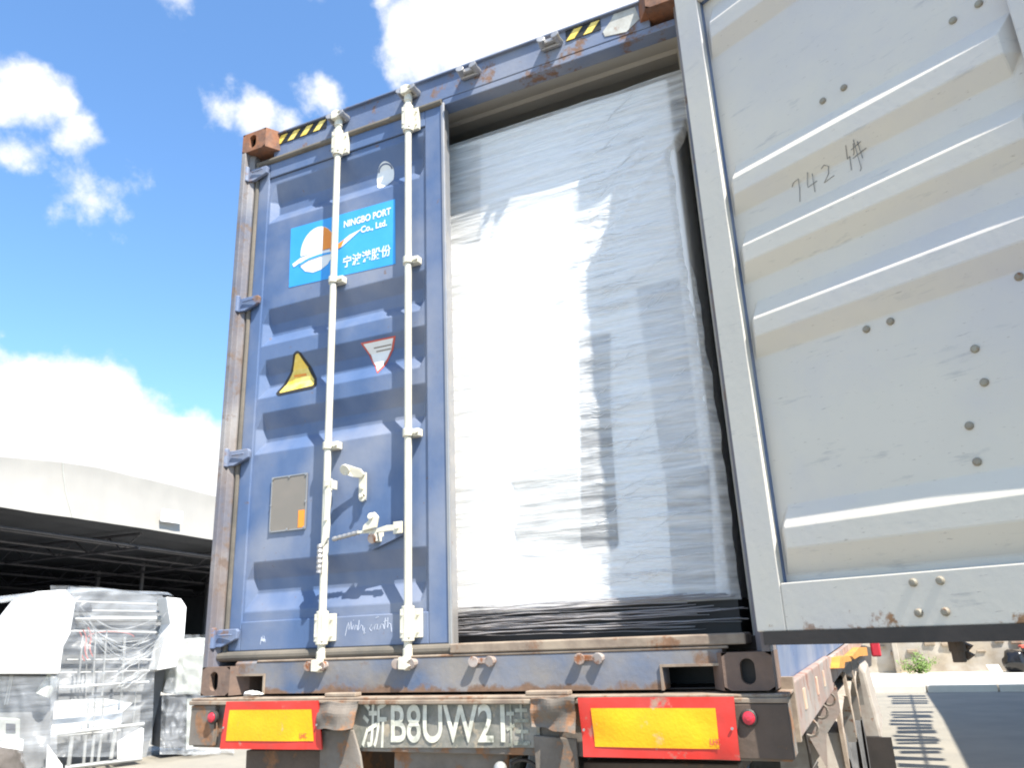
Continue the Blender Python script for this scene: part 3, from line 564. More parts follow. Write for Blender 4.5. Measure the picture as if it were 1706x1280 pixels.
    m = MBd(); m.prism([(.835, .02, .645), (.905, .02, .655), (.915, .02, .70), (.895, .02, .722), (.872, .02, .715), (.868, .02, .69), (.84, .02, .668)], (0, -.014, 0)); m.tube([(.880, .03, .70), (.880, .0, .706)], .015, 14); m.box((.86, .02, .60), (.90, .078, .645)); out(m, 'catch', 'cream', d, bevel=.003)
    m = MBd(); m.tube([(.878, .045, .618), (.878, .018, .612)], [.019, .021], 14); m.tube([(.878, .040, .635), (.878, .040, .60)], .013, 10); out(m, 'catch_bolt', 'keeper', d)
    m = MBd(); m.prism([(1.005, .06, .665), (.90, .06, .62), (.83, .06, .59), (.85, .06, .57), (1.005, .06, .62)], (0, .010, 0)); out(m, 'back_plate', 'blue', d)
    return d, MBd, out
dl, MBl, outl = door(None, False)
dr, MBr, outr_ = door(swing, True)
# ---- decals of the left door: laid over the pressed panel, following its ribs
def onpanel(u, v):                     # where the pressed panel is met along a sight line: gives a sticker its real outline on the ribs
    y = YP
    for _ in range(12): p = onY(u, v, y); y = psurf(p.x, p.z).y
    return (p.x, p.z)
def clip_poly(poly_, x, z):
    ins_ = False; n_ = len(poly_)
    for i in range(n_):
        x1, z1 = poly_[i]; x2, z2 = poly_[(i+1) % n_]
        if (z1 > z) != (z2 > z) and x < (x2-x1)*(z-z1)/(z2-z1)+x1: ins_ = not ins_
    return ins_
def decal(name, poly_, mat, off, parent, step=.006, smooth=True):
    bm = bmesh.new(); vs = [bm.verts.new((a, 0, b)) for a, b in poly_]; bm.faces.new(vs); bmesh.ops.triangulate(bm, faces=bm.faces[:])
    zc = sorted({z for r in RIB for z in r}); lo = min(b for a, b in poly_); hi = max(b for a, b in poly_)
    for z in zc:
        if lo < z < hi: bmesh.ops.bisect_plane(bm, geom=bm.verts[:]+bm.edges[:]+bm.faces[:], plane_co=(0, 0, z), plane_no=(0, 0, 1))
    m = MB(); bm.verts.ensure_lookup_table(); idx = {v: i for i, v in enumerate(bm.verts)}
    P = [psurf(v.co.x, v.co.z, off) for v in bm.verts]
    fs = []
    for f in bm.faces:
        ids = [idx[v] for v in f.verts]; a, b, c = P[ids[0]], P[ids[1]], P[ids[2]]
        if (b-a).cross(c-a).y > 0: ids = ids[::-1]
        fs.append(tuple(ids))
    m.add(P, fs); bm.free(); return m.build(name, mat, parent)
def zl(x, a, b): return a
LG = [(.302, 2.272), (.945, 2.262), (.950, 1.908), (.308, 1.932)]
logo = decal('company_sticker', LG, 'cyan', .0015, dl)
def ell(cx, cz, rx, rz, a0=0, a1=360, n=28): return [(cx+rx*math.cos(R(a0+(a1-a0)*i/n)), cz+rz*math.sin(R(a0+(a1-a0)*i/n))) for i in range(n+(0 if a1-a0 == 360 else 1))]
sunp = ell(.480, 2.108, .105, .125, -8, 188); decal('emblem_dome', sunp, 'white', .0028, dl)
decal('emblem_orange', [(.515, 2.225), (.545, 2.205), (.572, 2.17), (.586, 2.13), (.584, 2.09), (.515, 2.09)], 'orange', .0036, dl)  # orange printed side of the dome
decal('emblem_bowl', [(.372, 2.055), (.43, 2.075), (.50, 2.078), (.57, 2.072), (.575, 2.04), (.55, 2.005), (.51, 1.985), (.46, 1.980), (.41, 1.998), (.382, 2.028)], 'white', .0028, dl)
decal('emblem_wave', [(.325, 2.060), (.375, 2.082), (.46, 2.092), (.56, 2.085), (.62, 2.105), (.68, 2.135), (.755, 2.150), (.70, 2.118), (.63, 2.078), (.57, 2.062), (.47, 2.072), (.39, 2.062), (.335, 2.040)], 'white', .0034, dl)
decal('emblem_gap', [(.372, 2.050), (.43, 2.068), (.50, 2.073), (.585, 2.067), (.585, 2.056), (.50, 2.061), (.43, 2.056), (.374, 2.038)], 'cyan', .0048, dl)
decal('emblem_wave', [(.56, 2.086), (.62, 2.106), (.65, 2.118), (.63, 2.080), (.57, 2.063)], 'orange', .0042, dl)
def text(body, x, z, size, mat, parent, off=.003, sx=1.0, bold=.0, name='lettering', surf=None, align='LEFT', lbl=None):
    cu = bpy.data.curves.new(name, 'FONT'); cu.body = body; cu.size = size; cu.offset = bold; cu.align_x = align; cu.extrude = 0
    tmp = bpy.data.objects.new('tmp', cu); sc.collection.objects.link(tmp); dg = bpy.context.evaluated_depsgraph_get(); me0 = bpy.data.meshes.new_from_object(tmp.evaluated_get(dg))
    bpy.data.objects.remove(tmp); m = MB(); fn = surf or (lambda a, b: psurf(a, b, off))
    P = [fn(x+v.co.x*sx, z+v.co.y) for v in me0.vertices]; m.add(P, [tuple(p.vertices) for p in me0.polygons]); bpy.data.meshes.remove(me0)
    return m.build(name, mat, parent)
text('NINGBO PORT', .640, 2.185, .052, 'white', dl, bold=.0014, sx=.80)
text('Co., Ltd.', .745, 2.128, .048, 'white', dl, bold=.0014, sx=.92)
text('宁波港股份', .640, 1.965, .066, 'white', dl, bold=.0010, sx=.86)
# oval badge, warning triangle, inverted triangle, data plate
decal('oval_badge', ell(.860, 2.437, .052, .080), 'white', .0018, dl)
decal('badge_ring', ell(.860, 2.470, .043, .038, 0, 180)+ell(.860, 2.470, .035, .030, 180, 0), 'blueh', .0028, dl)
def inset(poly_, k):
    cx = sum(a for a, b in poly_)/len(poly_); cz = sum(b for a, b in poly_)/len(poly_); return [(cx+(a-cx)*k, cz+(b-cz)*k) for a, b in poly_]
def rtri(a, b, c, r):
    P = [Vector(a), Vector(b), Vector(c)]; o = []
    for i in range(3):
        p = P[i]; q = (P[i-1]-p).normalized(); s = (P[(i+1) % 3]-p).normalized()
        for k_ in range(5):
            f_ = k_/4; o.append(tuple(p+q*r*(1-f_)**2+s*r*f_**2+(q+s)*0))
    return o
wt = [onpanel(330+a/3.764, 480+b/3.764) for a, b in [(600,412),(612,398),(628,394),(645,405),(668,438),(690,470),(725,530),(745,580),(745,605),(736,622),(718,632),(640,648),(510,676),(494,672),(490,662),(500,648),(530,615),(552,583),(572,548),(584,515),(592,480)]]
w0 = decal('warning_sign', wt, 'black', .0015, dl)
wi = [onpanel(330+a/3.764, 480+b/3.764) for a, b in [(612,425),(620,414),(630,412),(640,424),(660,455),(680,488),(712,545),(730,583),(730,600),(720,612),(640,630),(520,658),(512,656),(545,620),(568,588),(588,550),(600,510),(606,470)]]
decal('warning_face', wi, 'yellow', .0027, dl)
decal('warning_mark', [onpanel(330+a/3.764, 480+b/3.764) for a, b in [(605,548),(680,536),(684,550),(606,562)]], 'orange', .0036, dl)
text('!', .384, 1.425, .085, 'black', dl, off=.0034, bold=.002) if False else None
decal('inverted_triangle_sign', [onpanel(330+a/3.764, 480+b/3.764) for a, b in [(1020,346),(1240,300),(1229,360),(1216,405),(1200,442),(1160,500),(1125,537),(1095,470),(1058,395)]][::-1], 'redm', .0015, dl)
decal('triangle_face', [onpanel(330+a/3.764, 480+b/3.764) for a, b in [(1038,354),(1226,314),(1218,358),(1206,402),(1190,440),(1155,490),(1127,522),(1102,465),(1070,392)]][::-1], 'white', .0027, dl)
for q in range(2): decal('small_print', [(.815+q*.008, 1.514-q*.016), (.912-q*.008, 1.514-q*.016), (.912-q*.008, 1.509-q*.016), (.815+q*.008, 1.509-q*.016)], 'plate', .0035, dl)
m = MB(); m.box((.274, .0735, .697), (.479, .0785, .950)); dpl = m.build('data_plate', 'plate', dl); 
m = MB()
for a, b in (((.272, .6945), (.481, .700)), ((.272, .947), (.481, .9525)), ((.272, .700), (.277, .947)), ((.476, .700), (.481, .947))): m.box((a[0], .0715, a[1]), (b[0], .0733, b[1]))
for x in (.280, .377, .473):
    for z in (.703, .945): m.tube([(x, .0715, z), (x, .069, z)], .005, 8)
for z in (.82,): m.tube([(.276, .0715, z), (.276, .069, z)], .005, 8); m.tube([(.477, .0715, z), (.477, .069, z)], .005, 8)
m.build('plate_rim', 'zinc', dl)
m = MB(); m.box((.438, .0715, .703), (.472, .0733, .782)); m.build('orange_label', 'orange', dl)
# chalk scrawl on the lower rail
def strokes(name, lines, r, mat, parent, fn, M_=None, o_=None):
    m = MB() if M_ is None else M_()
    for ln in lines: m.tube([fn(a, b) for a, b in ln], r, 5)
    return (o_(m, name, mat, parent) if o_ else m.build(name, mat, parent))
sf = lambda a, b: Vector((a, .0695, b))
base = [[(0,0),(.008,.03),(.015,.045),(.018,.02),(.028,.048),(.030,.02)],[(.036,.02),(.040,.035)],[(.039,.05),(.041,.053)],[(.046,.018),(.050,.034),(.058,.032),(.060,.016)],[(.064,.015),(.068,.05)],[(.07,.02),(.078,.032),(.086,.028),(.088,.012)],[(.096,.022),(.092,.0),(.10,.004)],
        [(.130,.030),(.120,.018),(.128,.008),(.138,.02)],[(.142,.012),(.148,.030),(.158,.030),(.156,.012),(.166,.012)],[(.17,.014),(.176,.03),(.186,.028),(.19,.012)],[(.196,.05),(.192,.012)],[(.188,.036),(.204,.04)],[(.208,.05),(.206,.014),(.214,.03),(.222,.026),(.226,.0)],[(.150,.052),(.164,.056)]]
strokes('scrawl', [[(.716+a*1.02, .226+b*1.15+a*.03) for a, b in ln] for ln in base], .0011, 'chalk', dl, sf)
strokes('scrawl', [[(.26+a*.3, .205+b*.7) for a, b in ln] for ln in base[:6]], .0009, 'chalk', dl, sf)
# rust runs below the plate
# ---- right door inner side: bolts and pencilled count
def P_in(a, b, off=0): 
    # a measured as closed-door x; inner panel side
    x = W-a; return Vector((x, YP+.004+pdep(x, b)+off, b))
bolts = [(1.892,1.896),(1.815,1.900),(1.463,1.913),(1.389,1.918),(1.895,1.057),(1.820,1.057),(1.613,.903),(1.610,.805),(1.671,.697),(1.672,.597),(1.468,1.064),(1.39,1.064),(1.884,.296),(1.812,.296),(1.885,.216),(1.815,.216),(1.463,.296),(1.39,.296),(1.463,.216),(1.39,.216)]
M['bolt'] = pm('weathered_bolt', (.30, .28, .22), (.24, .20, .15), 30, .6, rust=.35, rscale=40)
for a, z in bolts:
    x = W-a; y = (YP+.004) if .330 < z < 2.62 else .125
    m = MB(swing); m.tube([(x, y+.0003, z), (x, y+.004, z), (x, y+.008, z), (x, y+.0085, z)], [.0118, .0115, .0075, .001], 14)
    m.f = [tuple(reversed(f)) for f in m.f]; m.build('bolt', 'bolt', dr)
def pen(lines, x0, z0, s, k_=1.0):
    m = MB(swing)
    for ln in lines: m.tube([P_in(x0-a*s, z0+b*s, .0012) for a, b in ln], .0011, 5)
    return m.build('pencilled_count', 'pen', dr)
digits = [[(0,.75),(.10,.85),(.35,.9),(.28,.5),(.20,0)], [(.78,.95),(.62,.55),(.62,.42),(1.02,.50)],[(.92,.85),(.86,.1)], [(1.30,.85),(1.45,.92),(1.58,.82),(1.50,.55),(1.28,.28),(1.70,.38)],
          [(2.46,1.15),(2.30,.75),(2.42,.80),(2.36,.25)],[(2.72,1.1),(2.60,.82),(2.55,.78)],[(2.56,.95),(2.98,1.05)],[(2.50,.68),(3.06,.80)],[(2.78,1.2),(2.72,.15),(2.66,.05)],[(2.88,1.1),(2.84,.5)]]
pen(digits, 2.052, 1.575, .088)
# ---------------------------------------------------------------- wrapped cargo inside the container
cg = thing('wrapped_cargo', 'tall film wrapped white cabinet filling the container doorway', 'wrapped cargo', (1.6, .9, .166))
YC = .262
def q(u, v, y=YC): p = onY(u, v, y); return (p.x, p.z)
m = MB(); m.box((.95, YC, .300), (2.290, 1.9, 2.60)); m.build('cabinet', 'cab', cg, bevel=.01)
m = MB(); m.box((.95, YC+.02, .17), (2.31, 1.9, .298)); m.build('pallet', 'pallet', cg)
def panel(pix, y, th, name, mat, bev=.004):
    m = MB(); m.prism([(*[q(u, v, y)[0]], y, q(u, v, y)[1]) for u, v in pix], (0, th, 0)); return m.build(name, mat, cg, bevel=bev)
panel([(852,795),(900,782),(962,772),(968,905),(958,918),(900,926),(866,922),(858,880),(870,850)], YC-.004, .002, 'control_panel', pm('sunlit_control_panel', (.34, .34, .33), (.62, .62, .60), 9, .3, stretch=(1, 1, 5)), 0)  # sunlit part of the dark panel, the sun put into its lighter grey
panel([(968,690),(1016,684),(1022,770),(1030,905),(1026,914),(1020,917),(980,919),(972,915),(968,905)], YC-.006, .004, 'shaded_control_panel', 'cabd')  # rest of that panel past the shadow edge, coloured dark for the shade
panel([(966,560),(1016,555),(1016,683),(966,689)], YC-.005, .003, 'side_strip', 'cabg')
panel([(1108,785),(1180,776),(1192,999),(1122,1000)], YC-.006, .004, 'lower_panel', 'cabg')
panel([(1060,480),(1130,462),(1166,771),(1104,784)], YC-.004, .002, 'upper_panel', pm('pale_grey_panel', (.62, .63, .65), None, 3, .5), 0)
panel([(745,252),(800,238),(800,400),(745,405)], YC-.004, .002, 'corner_panel', pm('mid_grey_panel', (.50, .50, .49), None, 3, .5), 0)
# film: a slack skin round the box, gently uneven
def ff(a, b):
    z = .292+b*2.308; xr = 2.303+.078*max(0, min(1, (z-2.22)/.14))**.6+(.012 if z > 1.42 else 0)*0+.03*max(0, .45-z); x = .93+a*(xr-.93)
    ed = min(1, (1-a)*(22+60*max(0, min(1, (z-2.22)/.14)))); e2 = .020*noise.noise(Vector((0, 0, z*3.1)))+.012*noise.noise(Vector((0, 1, z*9)))
    y = YC-.020+.006*noise.noise(Vector((x*1.2, 0, z*7)))+.0045*noise.noise(Vector((x*2.5, 4, z*26)))+.0025*noise.noise(Vector((x*5, 6, z*60+x*6)))*(1.8 if x > 1.85 else .5)+(.006*noise.noise(Vector((x*3+z*5, 2, z*9-x*7))) if x > 1.8 else 0)+.004*noise.noise(Vector((x*4+z*4, 9, z*3-x*3)))
    y += .05*(1-ed)**2; x += e2*(1-ed)
    y -= .010*math.exp(-((x-1.95-(z-2.0)*.75)/.03)**2)*(1 if 1.75 < z < 2.35 else 0)+.008*math.exp(-((x-2.07-(z-2.0)*.9)/.025)**2)*(1 if 1.6 < z < 2.3 else 0)
    x += .02*math.sin(z*2.2)*(1-ed)
    return Vector((x, y, z))
m = MB(); m.grid(110, 420, ff); m.build('stretch_film', 'film', cg, smooth=True)
m = MB(); random.seed(12)
for i in range(26):
    z = .205+i*.0045+random.uniform(-.004, .004); x0 = random.uniform(.93, 1.3); x1 = 2.36-random.uniform(0, .25); zz = z+random.uniform(-.02, .03)
    m.tube([(x0+(x1-x0)*k_/10, YC-.035+.006*math.sin(k_*1.3+i), z+(zz-z)*k_/10+.002*math.sin(k_*2.1+i)) for k_ in range(11)], random.uniform(.0012, .003), 5)
m.build('film_strand', 'strand', cg, smooth=True)
M['wrinkle'] = pm('crease_glint', (.80, .80, .80), (.55, .56, .58), 30, .15, bump=0)
m = MB(); random.seed(31)
for i in range(120):                     # pale creases across the wrap's right side, glints put into their white colour
    x1 = random.uniform(1.9, 2.29); ln = min(x1-1.80, random.uniform(.12, .45)); z = random.uniform(.32, 2.5); sl_ = random.uniform(-.05, .10) if random.random() < .75 else random.uniform(.35, .75)
    if sl_ > .3: ln *= .6
    pts = []
    for k_ in range(9):
        x = x1-ln*(1-k_/8); zz = min(2.58, z+sl_*ln*k_/8+.004*math.sin(k_*1.7+i)); c = ff((x-.93)/(2.303-.93), (zz-.292)/2.308); pts.append((x, c.y-.0005, zz))
    r_ = random.uniform(.0007, .0018); m.tube(pts, [r_*math.sin(math.pi*(k_+.4)/8.8)+.0002 for k_ in range(9)], 5)
m.build('crease_glint', 'wrinkle', cg, smooth=True)
# tall dark strip right of the cargo: black board added for the shade in the gap
m = MB(); m.box((2.352, .30, .166), (2.384, .34, 2.70)); m.build('gap_shade', 'pallet', cg)
# ---------------------------------------------------------------- trailer
tr = thing('container_trailer', 'rusty flatbed trailer with red and yellow reflector boards under the container', 'trailer', (1.23, 5.5, -H))
YT = -.03
m = MB(); m.box((-.02, YT, -.018), (2.475, YT+.22, -.008)); m.box((-.02, YT-.012, -.034), (2.475, YT+.01, -.0181)); m.build('deck_lip', 'dusty', tr, bevel=.003)
m = MB(); m.box((-.012, YT+.02, -.205), (2.462, YT+.18, -.019)); m.build('rear_beam', 'steel', tr, bevel=.004)
for a, b in (((.69, 0), (.84, .0)), ((1.575, 0), (1.74, 0))):
    m = MB(); m.box((a[0], YT+.005, -.0075), (b[0], .02, .008)); m.build('deck_pad', 'dusty', tr, bevel=.004)
m = MB(); m.box((-.012, YT-.004, -.195), (.125, YT+.0195, -.036)); m.build('lamp_housing', 'steel', tr, bevel=.003)
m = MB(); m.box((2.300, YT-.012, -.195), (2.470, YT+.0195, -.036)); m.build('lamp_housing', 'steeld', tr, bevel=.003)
for (u, v) in ((355, 1196), (1248, 1197)):
    p = onY(u, v, YT-.01); m = MB(); m.tube([(p.x, YT-.004, p.z), (p.x, YT-.016, p.z), (p.x, YT-.020, p.z)], [.027, .027, .022], 20); rg = m.build('lamp', 'gasketd', tr)
    m = MB(); m.tube([(p.x, YT-.0205, p.z), (p.x, YT-.025, p.z), (p.x, YT-.029, p.z)], [.020, .018, .006], 18); m.build('lens', 'lamp', rg)
def board(p4, dent, seed, name='reflector_board'):
    P = [onY(u, v, YT-.03) for u, v in p4]            # tl tr br bl
    def f(a, b, off=0):
        t_ = P[0].lerp(P[1], a); l_ = P[3].lerp(P[2], a); p = l_.lerp(t_, b)
        p.y = YT-.030-off+.012*dent*noise.noise(Vector((a*2.2+seed, b*1.5, 0)))+.020*dent*max(0, .5-abs(a-.85)*4)*(.8-b); return p
    m = MB(); m.grid(30, 12, lambda a, b: f(a, b)); m.grid(30, 12, lambda a, b: f(a, b)+Vector((0, .006, 0)), flip=True); o = m.build(name, 'refr', tr, smooth=True)
    m = MB(); m.grid(30, 10, lambda a, b: f(.085+a*.80 if seed else .055+a*.875, .17+b*.65, .0022)); m.build('yellow_field', 'refy', o, smooth=True)
    m = MB()
    for a, b in ((.02, .45), (.975, .5)): 
        c = f(a, b, .003); m.tube([c, c+Vector((0, -.004, 0))], .0045, 8)
    m.build('rivet', 'zinc', o)
    text('LHC', 0, 0, .022, 'redm', o, name='maker_mark', surf=lambda x, z: f((.80 if not seed else .83)+x*1.6, .235+z*6.2, .0042), bold=.0005)
board([(376,1170),(530,1168),(536,1250),(366,1249)], .5, 0)
board([(963,1163),(1222,1162),(1233,1268),(972,1262)], 1.0, 7)
# number board between bent brackets
PN4 = [onY(u, v, YT+.008) for u, v in ((588,1168),(896,1166),(900,1247),(585,1247))]
def nb(a, b, off=0):
    p = PN4[3].lerp(PN4[2], a).lerp(PN4[0].lerp(PN4[1], a), b); p.y = YT+.012-off+.006*noise.noise(Vector((a*5, b*1.2, 4)))+.004*noise.noise(Vector((a*14, b*3, 1))); return p
m = MB(); m.grid(60, 10, nb); m.build('number_board', pm('dirty_green_board', (.27, .25, .215), (.12, .125, .105), 13, .6, rust=.40, rustc=(.32, .27, .20), rscale=20, bump=.5), tr, smooth=True)
M['numw'] = pm('chipped_white_number', (.72, .70, .60), (.48, .47, .39), 22, .6, rust=.34, rustc=(.20, .20, .16), rscale=13, bump=.3)
M['numf'] = pm('worn_off_number', (.50, .49, .41), (.25, .25, .2), 20, .6, rust=.62, rustc=(.22, .22, .18), rscale=11, bump=.3)
text('浙', 0, 0, 1.0, 'numw', tr, name='number', surf=lambda x, z: nb(.055+x*.15, .10+z*1.03, .0035), bold=.012)
text('B8UW21', 0, 0, 1.0, 'numw', tr, name='number', surf=lambda x, z: nb(.215+x*.170, .13+z*1.10, .0035), bold=.014)
text('挂', 0, 0, 1.0, 'numf', tr, name='number', surf=lambda x, z: nb(.835+x*.12, .10+z*1.0, .0035), bold=.004)
def bracket(p4, dent):
    P = [onY(u, v, YT-.035) for u, v in p4]
    m = MB()
    def f(a, b):
        p = P[3].lerp(P[2], a).lerp(P[0].lerp(P[1], a), b); p.y = YT-.035+.035*noise.noise(Vector((a*1.7+dent, b*1.7, dent)))-.015*(1-b)*a; p.z += .008*noise.noise(Vector((a*3, 0, dent))); return p
    m.grid(14, 10, f); m.grid(14, 10, lambda a, b: f(a, b)+Vector((0, .006, 0)), flip=True)
    m.grid(14, 2, lambda a, b: f(a, 1)+Vector((0, .05*b, .0))); m.build('bent_bracket', 'steel', tr, smooth=False)
bracket([(528,1172),(592,1170),(590,1214),(526,1216)], 1.3); bracket([(880,1166),(958,1163),(962,1222),(884,1212)], 6.1)
# underside: struts, dock bumper, tail panel
def upix(p4, y, th, name, mat, bev=.004):
    m = MB(); m.prism([onY(u, v, y) for u, v in p4], (0, th, 0)); return m.build(name, mat, tr, bevel=bev)
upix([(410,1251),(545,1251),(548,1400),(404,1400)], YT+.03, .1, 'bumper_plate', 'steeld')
upix([(533,1217),(588,1217),(600,1260),(620,1400),(530,1400)], YT+.0, .012, 'strut', 'steel'); upix([(888,1226),(960,1232),(972,1400),(900,1400)], YT+.0, .012, 'strut', 'steel')
upix([(657,1247),(845,1246),(848,1400),(654,1400)], YT+.05, .02, 'tail_plate', 'steel')
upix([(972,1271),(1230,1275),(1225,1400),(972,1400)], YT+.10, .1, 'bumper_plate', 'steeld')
c = onY(829, 1277, YT); m = MB(); m.ball((c.x, YT+.02, c.z-.012), (.024, .024, .024)); m.tube([(c.x, YT+.02, c.z-.03), (c.x, YT+.02, c.z-.25)], .009, 8); m.build('hook_pin', 'msteel', tr, smooth=True)
m = MB(); m.tube([(c.x+.03+k_*.02, YT+.05, c.z-.0+.02*math.sin(k_*.5)-.0008*k_*k_) for k_ in range(14)], .006, 8); m.build('air_hose', 'gasketd', tr, smooth=True)
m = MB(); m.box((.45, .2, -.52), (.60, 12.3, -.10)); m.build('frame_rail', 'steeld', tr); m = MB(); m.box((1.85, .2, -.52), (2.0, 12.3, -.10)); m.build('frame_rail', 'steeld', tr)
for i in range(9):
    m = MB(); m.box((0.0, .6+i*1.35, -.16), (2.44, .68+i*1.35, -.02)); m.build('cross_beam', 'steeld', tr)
# side rails
m = MB(); m.box((2.44, .19, -.165), (2.474, 2.15, .012)); m.add([(2.474,2.15,-.165),(2.474,2.32,-.10),(2.474,2.32,.006),(2.474,2.15,.012),(2.44,2.15,-.165),(2.44,2.32,-.10),(2.44,2.32,.006),(2.44,2.15,.012)], [(0,1,2,3),(4,7,6,5),(0,4,5,1),(3,2,6,7),(1,5,6,2)]); m.build('side_rail', 'rail', tr, bevel=.006)
m = MB(); m.box((2.30, .155, -.17), (2.476, .189, .03)); m.build('rail_end', 'dusty', tr)
m = MB(); m.box((-.03, .19, -.165), (.0, 12, .01)); m.build('side_rail', 'rail', tr)
m = MB(); m.box((2.43, 2.33, -.14), (2.466, 12.2, -.01)); m.build('side_rail', 'rail', tr)
M['fref'] = pm('faded_reflector', (.62, .55, .38), (.5, .25, .2), 8, .5)
for yy in (.45, 1.05, 1.5): m = MB(); m.box((2.474, yy, -.10), (2.478, yy+.07, -.03)); m.build('reflector', 'fref', tr)
for yy in (.7, 1.3, 1.9): 
    m = MB(); m.tube([(2.457+.03*math.cos(R(a)), yy, -.19+.03*math.sin(R(a))) for a in range(0, 361, 30)], .006, 6); m.build('lash_ring', 'steel', tr)
m = MB(); m.tube([(2.45, .55, -.17), (2.455, .56, -.26), (2.45, .60, -.33), (2.47, .64, -.30)], .006, 6); m.build('cable_end', 'gasketd', tr)
def wheel(y, xo):
    m = MB(); xc, w2 = xo-.13, .13; prof = [(-w2, .30), (-w2, .44), (-w2+.02, .49), (-.09, .505), (.09, .505), (w2-.02, .49), (w2, .44), (w2, .30)]
    nn = 48; vs = []; fs = []
    for k_ in range(nn):
        a = 2*math.pi*k_/nn
        for (dx, r) in prof:
            rr = r-(.012 if (k_ % 2 and r > .48) else 0); vs.append((xc+dx, y+rr*math.cos(a), -.945+rr*math.sin(a)))
    np_ = len(prof)
    for k_ in range(nn):
        for i in range(np_-1): fs.append((k_*np_+i, ((k_+1) % nn)*np_+i, ((k_+1) % nn)*np_+i+1, k_*np_+i+1))
    m.add(vs, fs); wo = m.build('wheel', 'rubber', tr)
    m = MB(); m.tube([(xc-.05, y, -.945), (xc+.02, y, -.945), (xc+.10, y, -.945), (xc+.11, y, -.945)], [.30, .26, .12, .05], 24); m.build('rim', 'steel', wo)
for yy in (3.05, 4.36, 5.67):
    wheel(yy, 2.44); wheel(yy, 2.13); wheel(yy, .30); wheel(yy, .61)
    for x0 in (2.10,):
        m = MB(); pts = [(-.64, -.62), (-.60, -.42), (-.42, -.31), (0, -.27), (.42, -.31), (.60, -.42), (.64, -.62)]
        m.grid(1, 6, lambda a, b: Vector((x0+a*.37, yy+pts[round(b*6)][0], pts[round(b*6)][1]))); m.grid(1, 6, lambda a, b: Vector((x0+a*.37, yy+pts[round(b*6)][0]*.99, pts[round(b*6)][1]-.008)), flip=True); m.build('fender', 'fender', tr)
    m = MB(); m.prism([(2.46, yy-.62, -.16), (2.46, yy-.50, -.16), (2.475, yy-.56, -.45), (2.475, yy-.62, -.62), (2.475, yy-.66, -.60)], (-.02, 0, 0)); m.build('fender_stay', 'dusty', tr)
m = MB(); m.prism([(2.22, 2.36, -.17), (2.475, 2.36, -.17), (2.475, 2.36, -.30), (2.38, 2.36, -.42), (2.36, 2.36, -.60), (2.28, 2.36, -.42)], (0, .02, 0)); m.build('fender_stay', 'rail', tr)
m = MB(); m.prism([(2.30,6.6,-.22),(2.46,6.6,-.22),(2.52,6.6,-.34),(2.58,6.6,-.98),(2.40,6.6,-.98),(2.34,6.6,-.40)], (0,1.6,0)); m.build('side_locker', 'fender', tr, bevel=.03)
m = MB(); m.box((2.42, 6.52, -1.34), (2.66, 6.54, -.95)); m.build('mud_flap', 'gasketd', tr)
m = MB(); m.prism([onX(u, v, 2.52) for u, v in ((1398,1114),(1400,1096),(1412,1093),(1418,1096),(1419,1102),(1408,1104),(1407,1114))], (-.06, 0, 0)); m.build('orange_bracket', 'amber', tr)
m = MB(); m.prism([onX(u, v, 2.53) for u, v in ((1419,1094),(1432,1079),(1444,1079),(1446,1093),(1432,1094),(1424,1099))], (-.06, 0, 0)); m.build('orange_bracket', 'amber', tr)
m = MB(); m.prism([onX(u, v, 2.46) for u, v in ((1400,1118),(1404,1098),(1440,1076),(1452,1080),(1452,1110),(1420,1130))], (-.06, 0, 0)); m.build('winch_box', 'gasketd', tr)
m = MB(); m.box((2.56, 9.2, -.30), (2.68, 9.3, -.08)); m.build('marker_lamp', 'lamp', tr, bevel=.02)
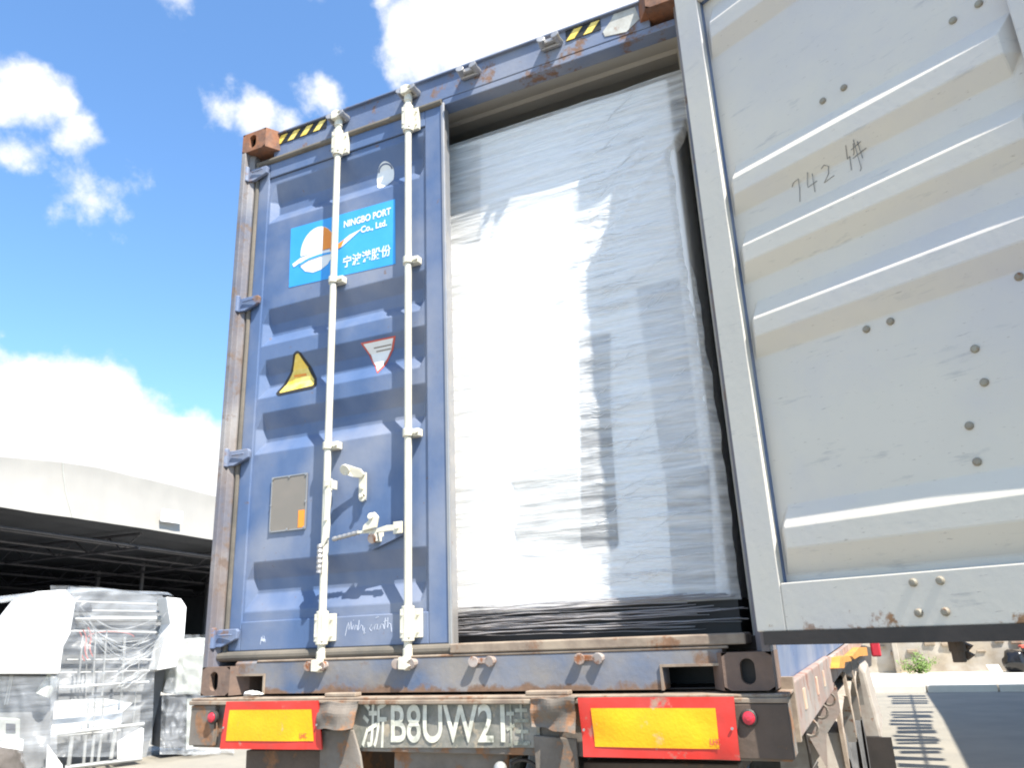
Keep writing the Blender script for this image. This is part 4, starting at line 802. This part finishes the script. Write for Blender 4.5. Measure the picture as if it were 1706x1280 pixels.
# a scrap of white rag lying on the beam
c = onY(415, 1158, YT+.01); m = MB(); m.ball((c.x, YT+.03, c.z+.003), (.045, .02, .010), 18, 10, .5, 9); tag(m.build('paper_scrap', 'white', smooth=True), 'crumpled white paper scrap on the trailer beam by the left casting', 'paper scrap')
# ---------------------------------------------------------------- things along the far wall
c = onG(1688, 1129); m = MB(); m.ball((5.72, 22.1, -H+.142+.26), (.30, .28, .30), 22, 14, .22, 2); tag(m.build('rubbish_bag', 'bag', smooth=True), 'round black rubbish bag on the pavement at the far wall', 'rubbish bag')
t = thing('waste_bin', 'dark square bin with a red rim at the right edge by the wall', 'bin', (6.2, 22.2, -H+.142))
m = MB(); m.prism([(6.0, 22.0, -H+.143), (6.4, 22.0, -H+.143), (6.46, 22.0, -.72), (5.94, 22.0, -.72)], (0, .45, 0)); m.build('bin_body', 'mdark', t, bevel=.02)
m = MB(); m.box((5.90, 21.96, -.72), (6.50, 22.5, -.66)); m.build('rim', 'redm', t, bevel=.01)
m = MB(); m.prism([(5.10, 21.9, -H+.15), (5.36, 21.9, -H+.15), (5.30, 22.0, -H+.34), (5.02, 22.0, -H+.34)], (0, .03, 0)); tag(m.build('white_board', 'white'), 'small white board leaning beside the black rubbish bag', 'board')
# bush: many leaf faces on short twigs
t = thing('bush', 'small green bush growing at the foot of the far wall', 'bush', (3.4, 22.2, -H+.142))
lf = MB(); st = MB(); random.seed(21); bc = Vector((3.42, 22.15, -H+.142))
for i in range(26):
    a = random.uniform(0, 6.28); r = random.uniform(.1, .5); tip = bc+Vector((math.cos(a)*r, math.sin(a)*r*.5, random.uniform(.12, .52)*(1.25-r))); mid = bc.lerp(tip, .5)+Vector((0, 0, .05))
    st.tube([bc, mid, tip], [.008, .006, .003], 5)
    for j in range(26):
        p = bc.lerp(tip, random.uniform(.35, 1.05))+Vector([random.gauss(0, .05) for _ in range(3)]); d1 = Vector([random.gauss(0, 1) for _ in range(3)]).normalized(); d2 = d1.orthogonal().normalized(); s_ = random.uniform(.02, .045)
        lf.add([p-d1*s_, p+d2*s_*.5, p+d1*s_, p-d2*s_*.5], [(0, 1, 2, 3)])
lf.build('leaves', 'leaf', t); st.build('stem', 'dark', t)
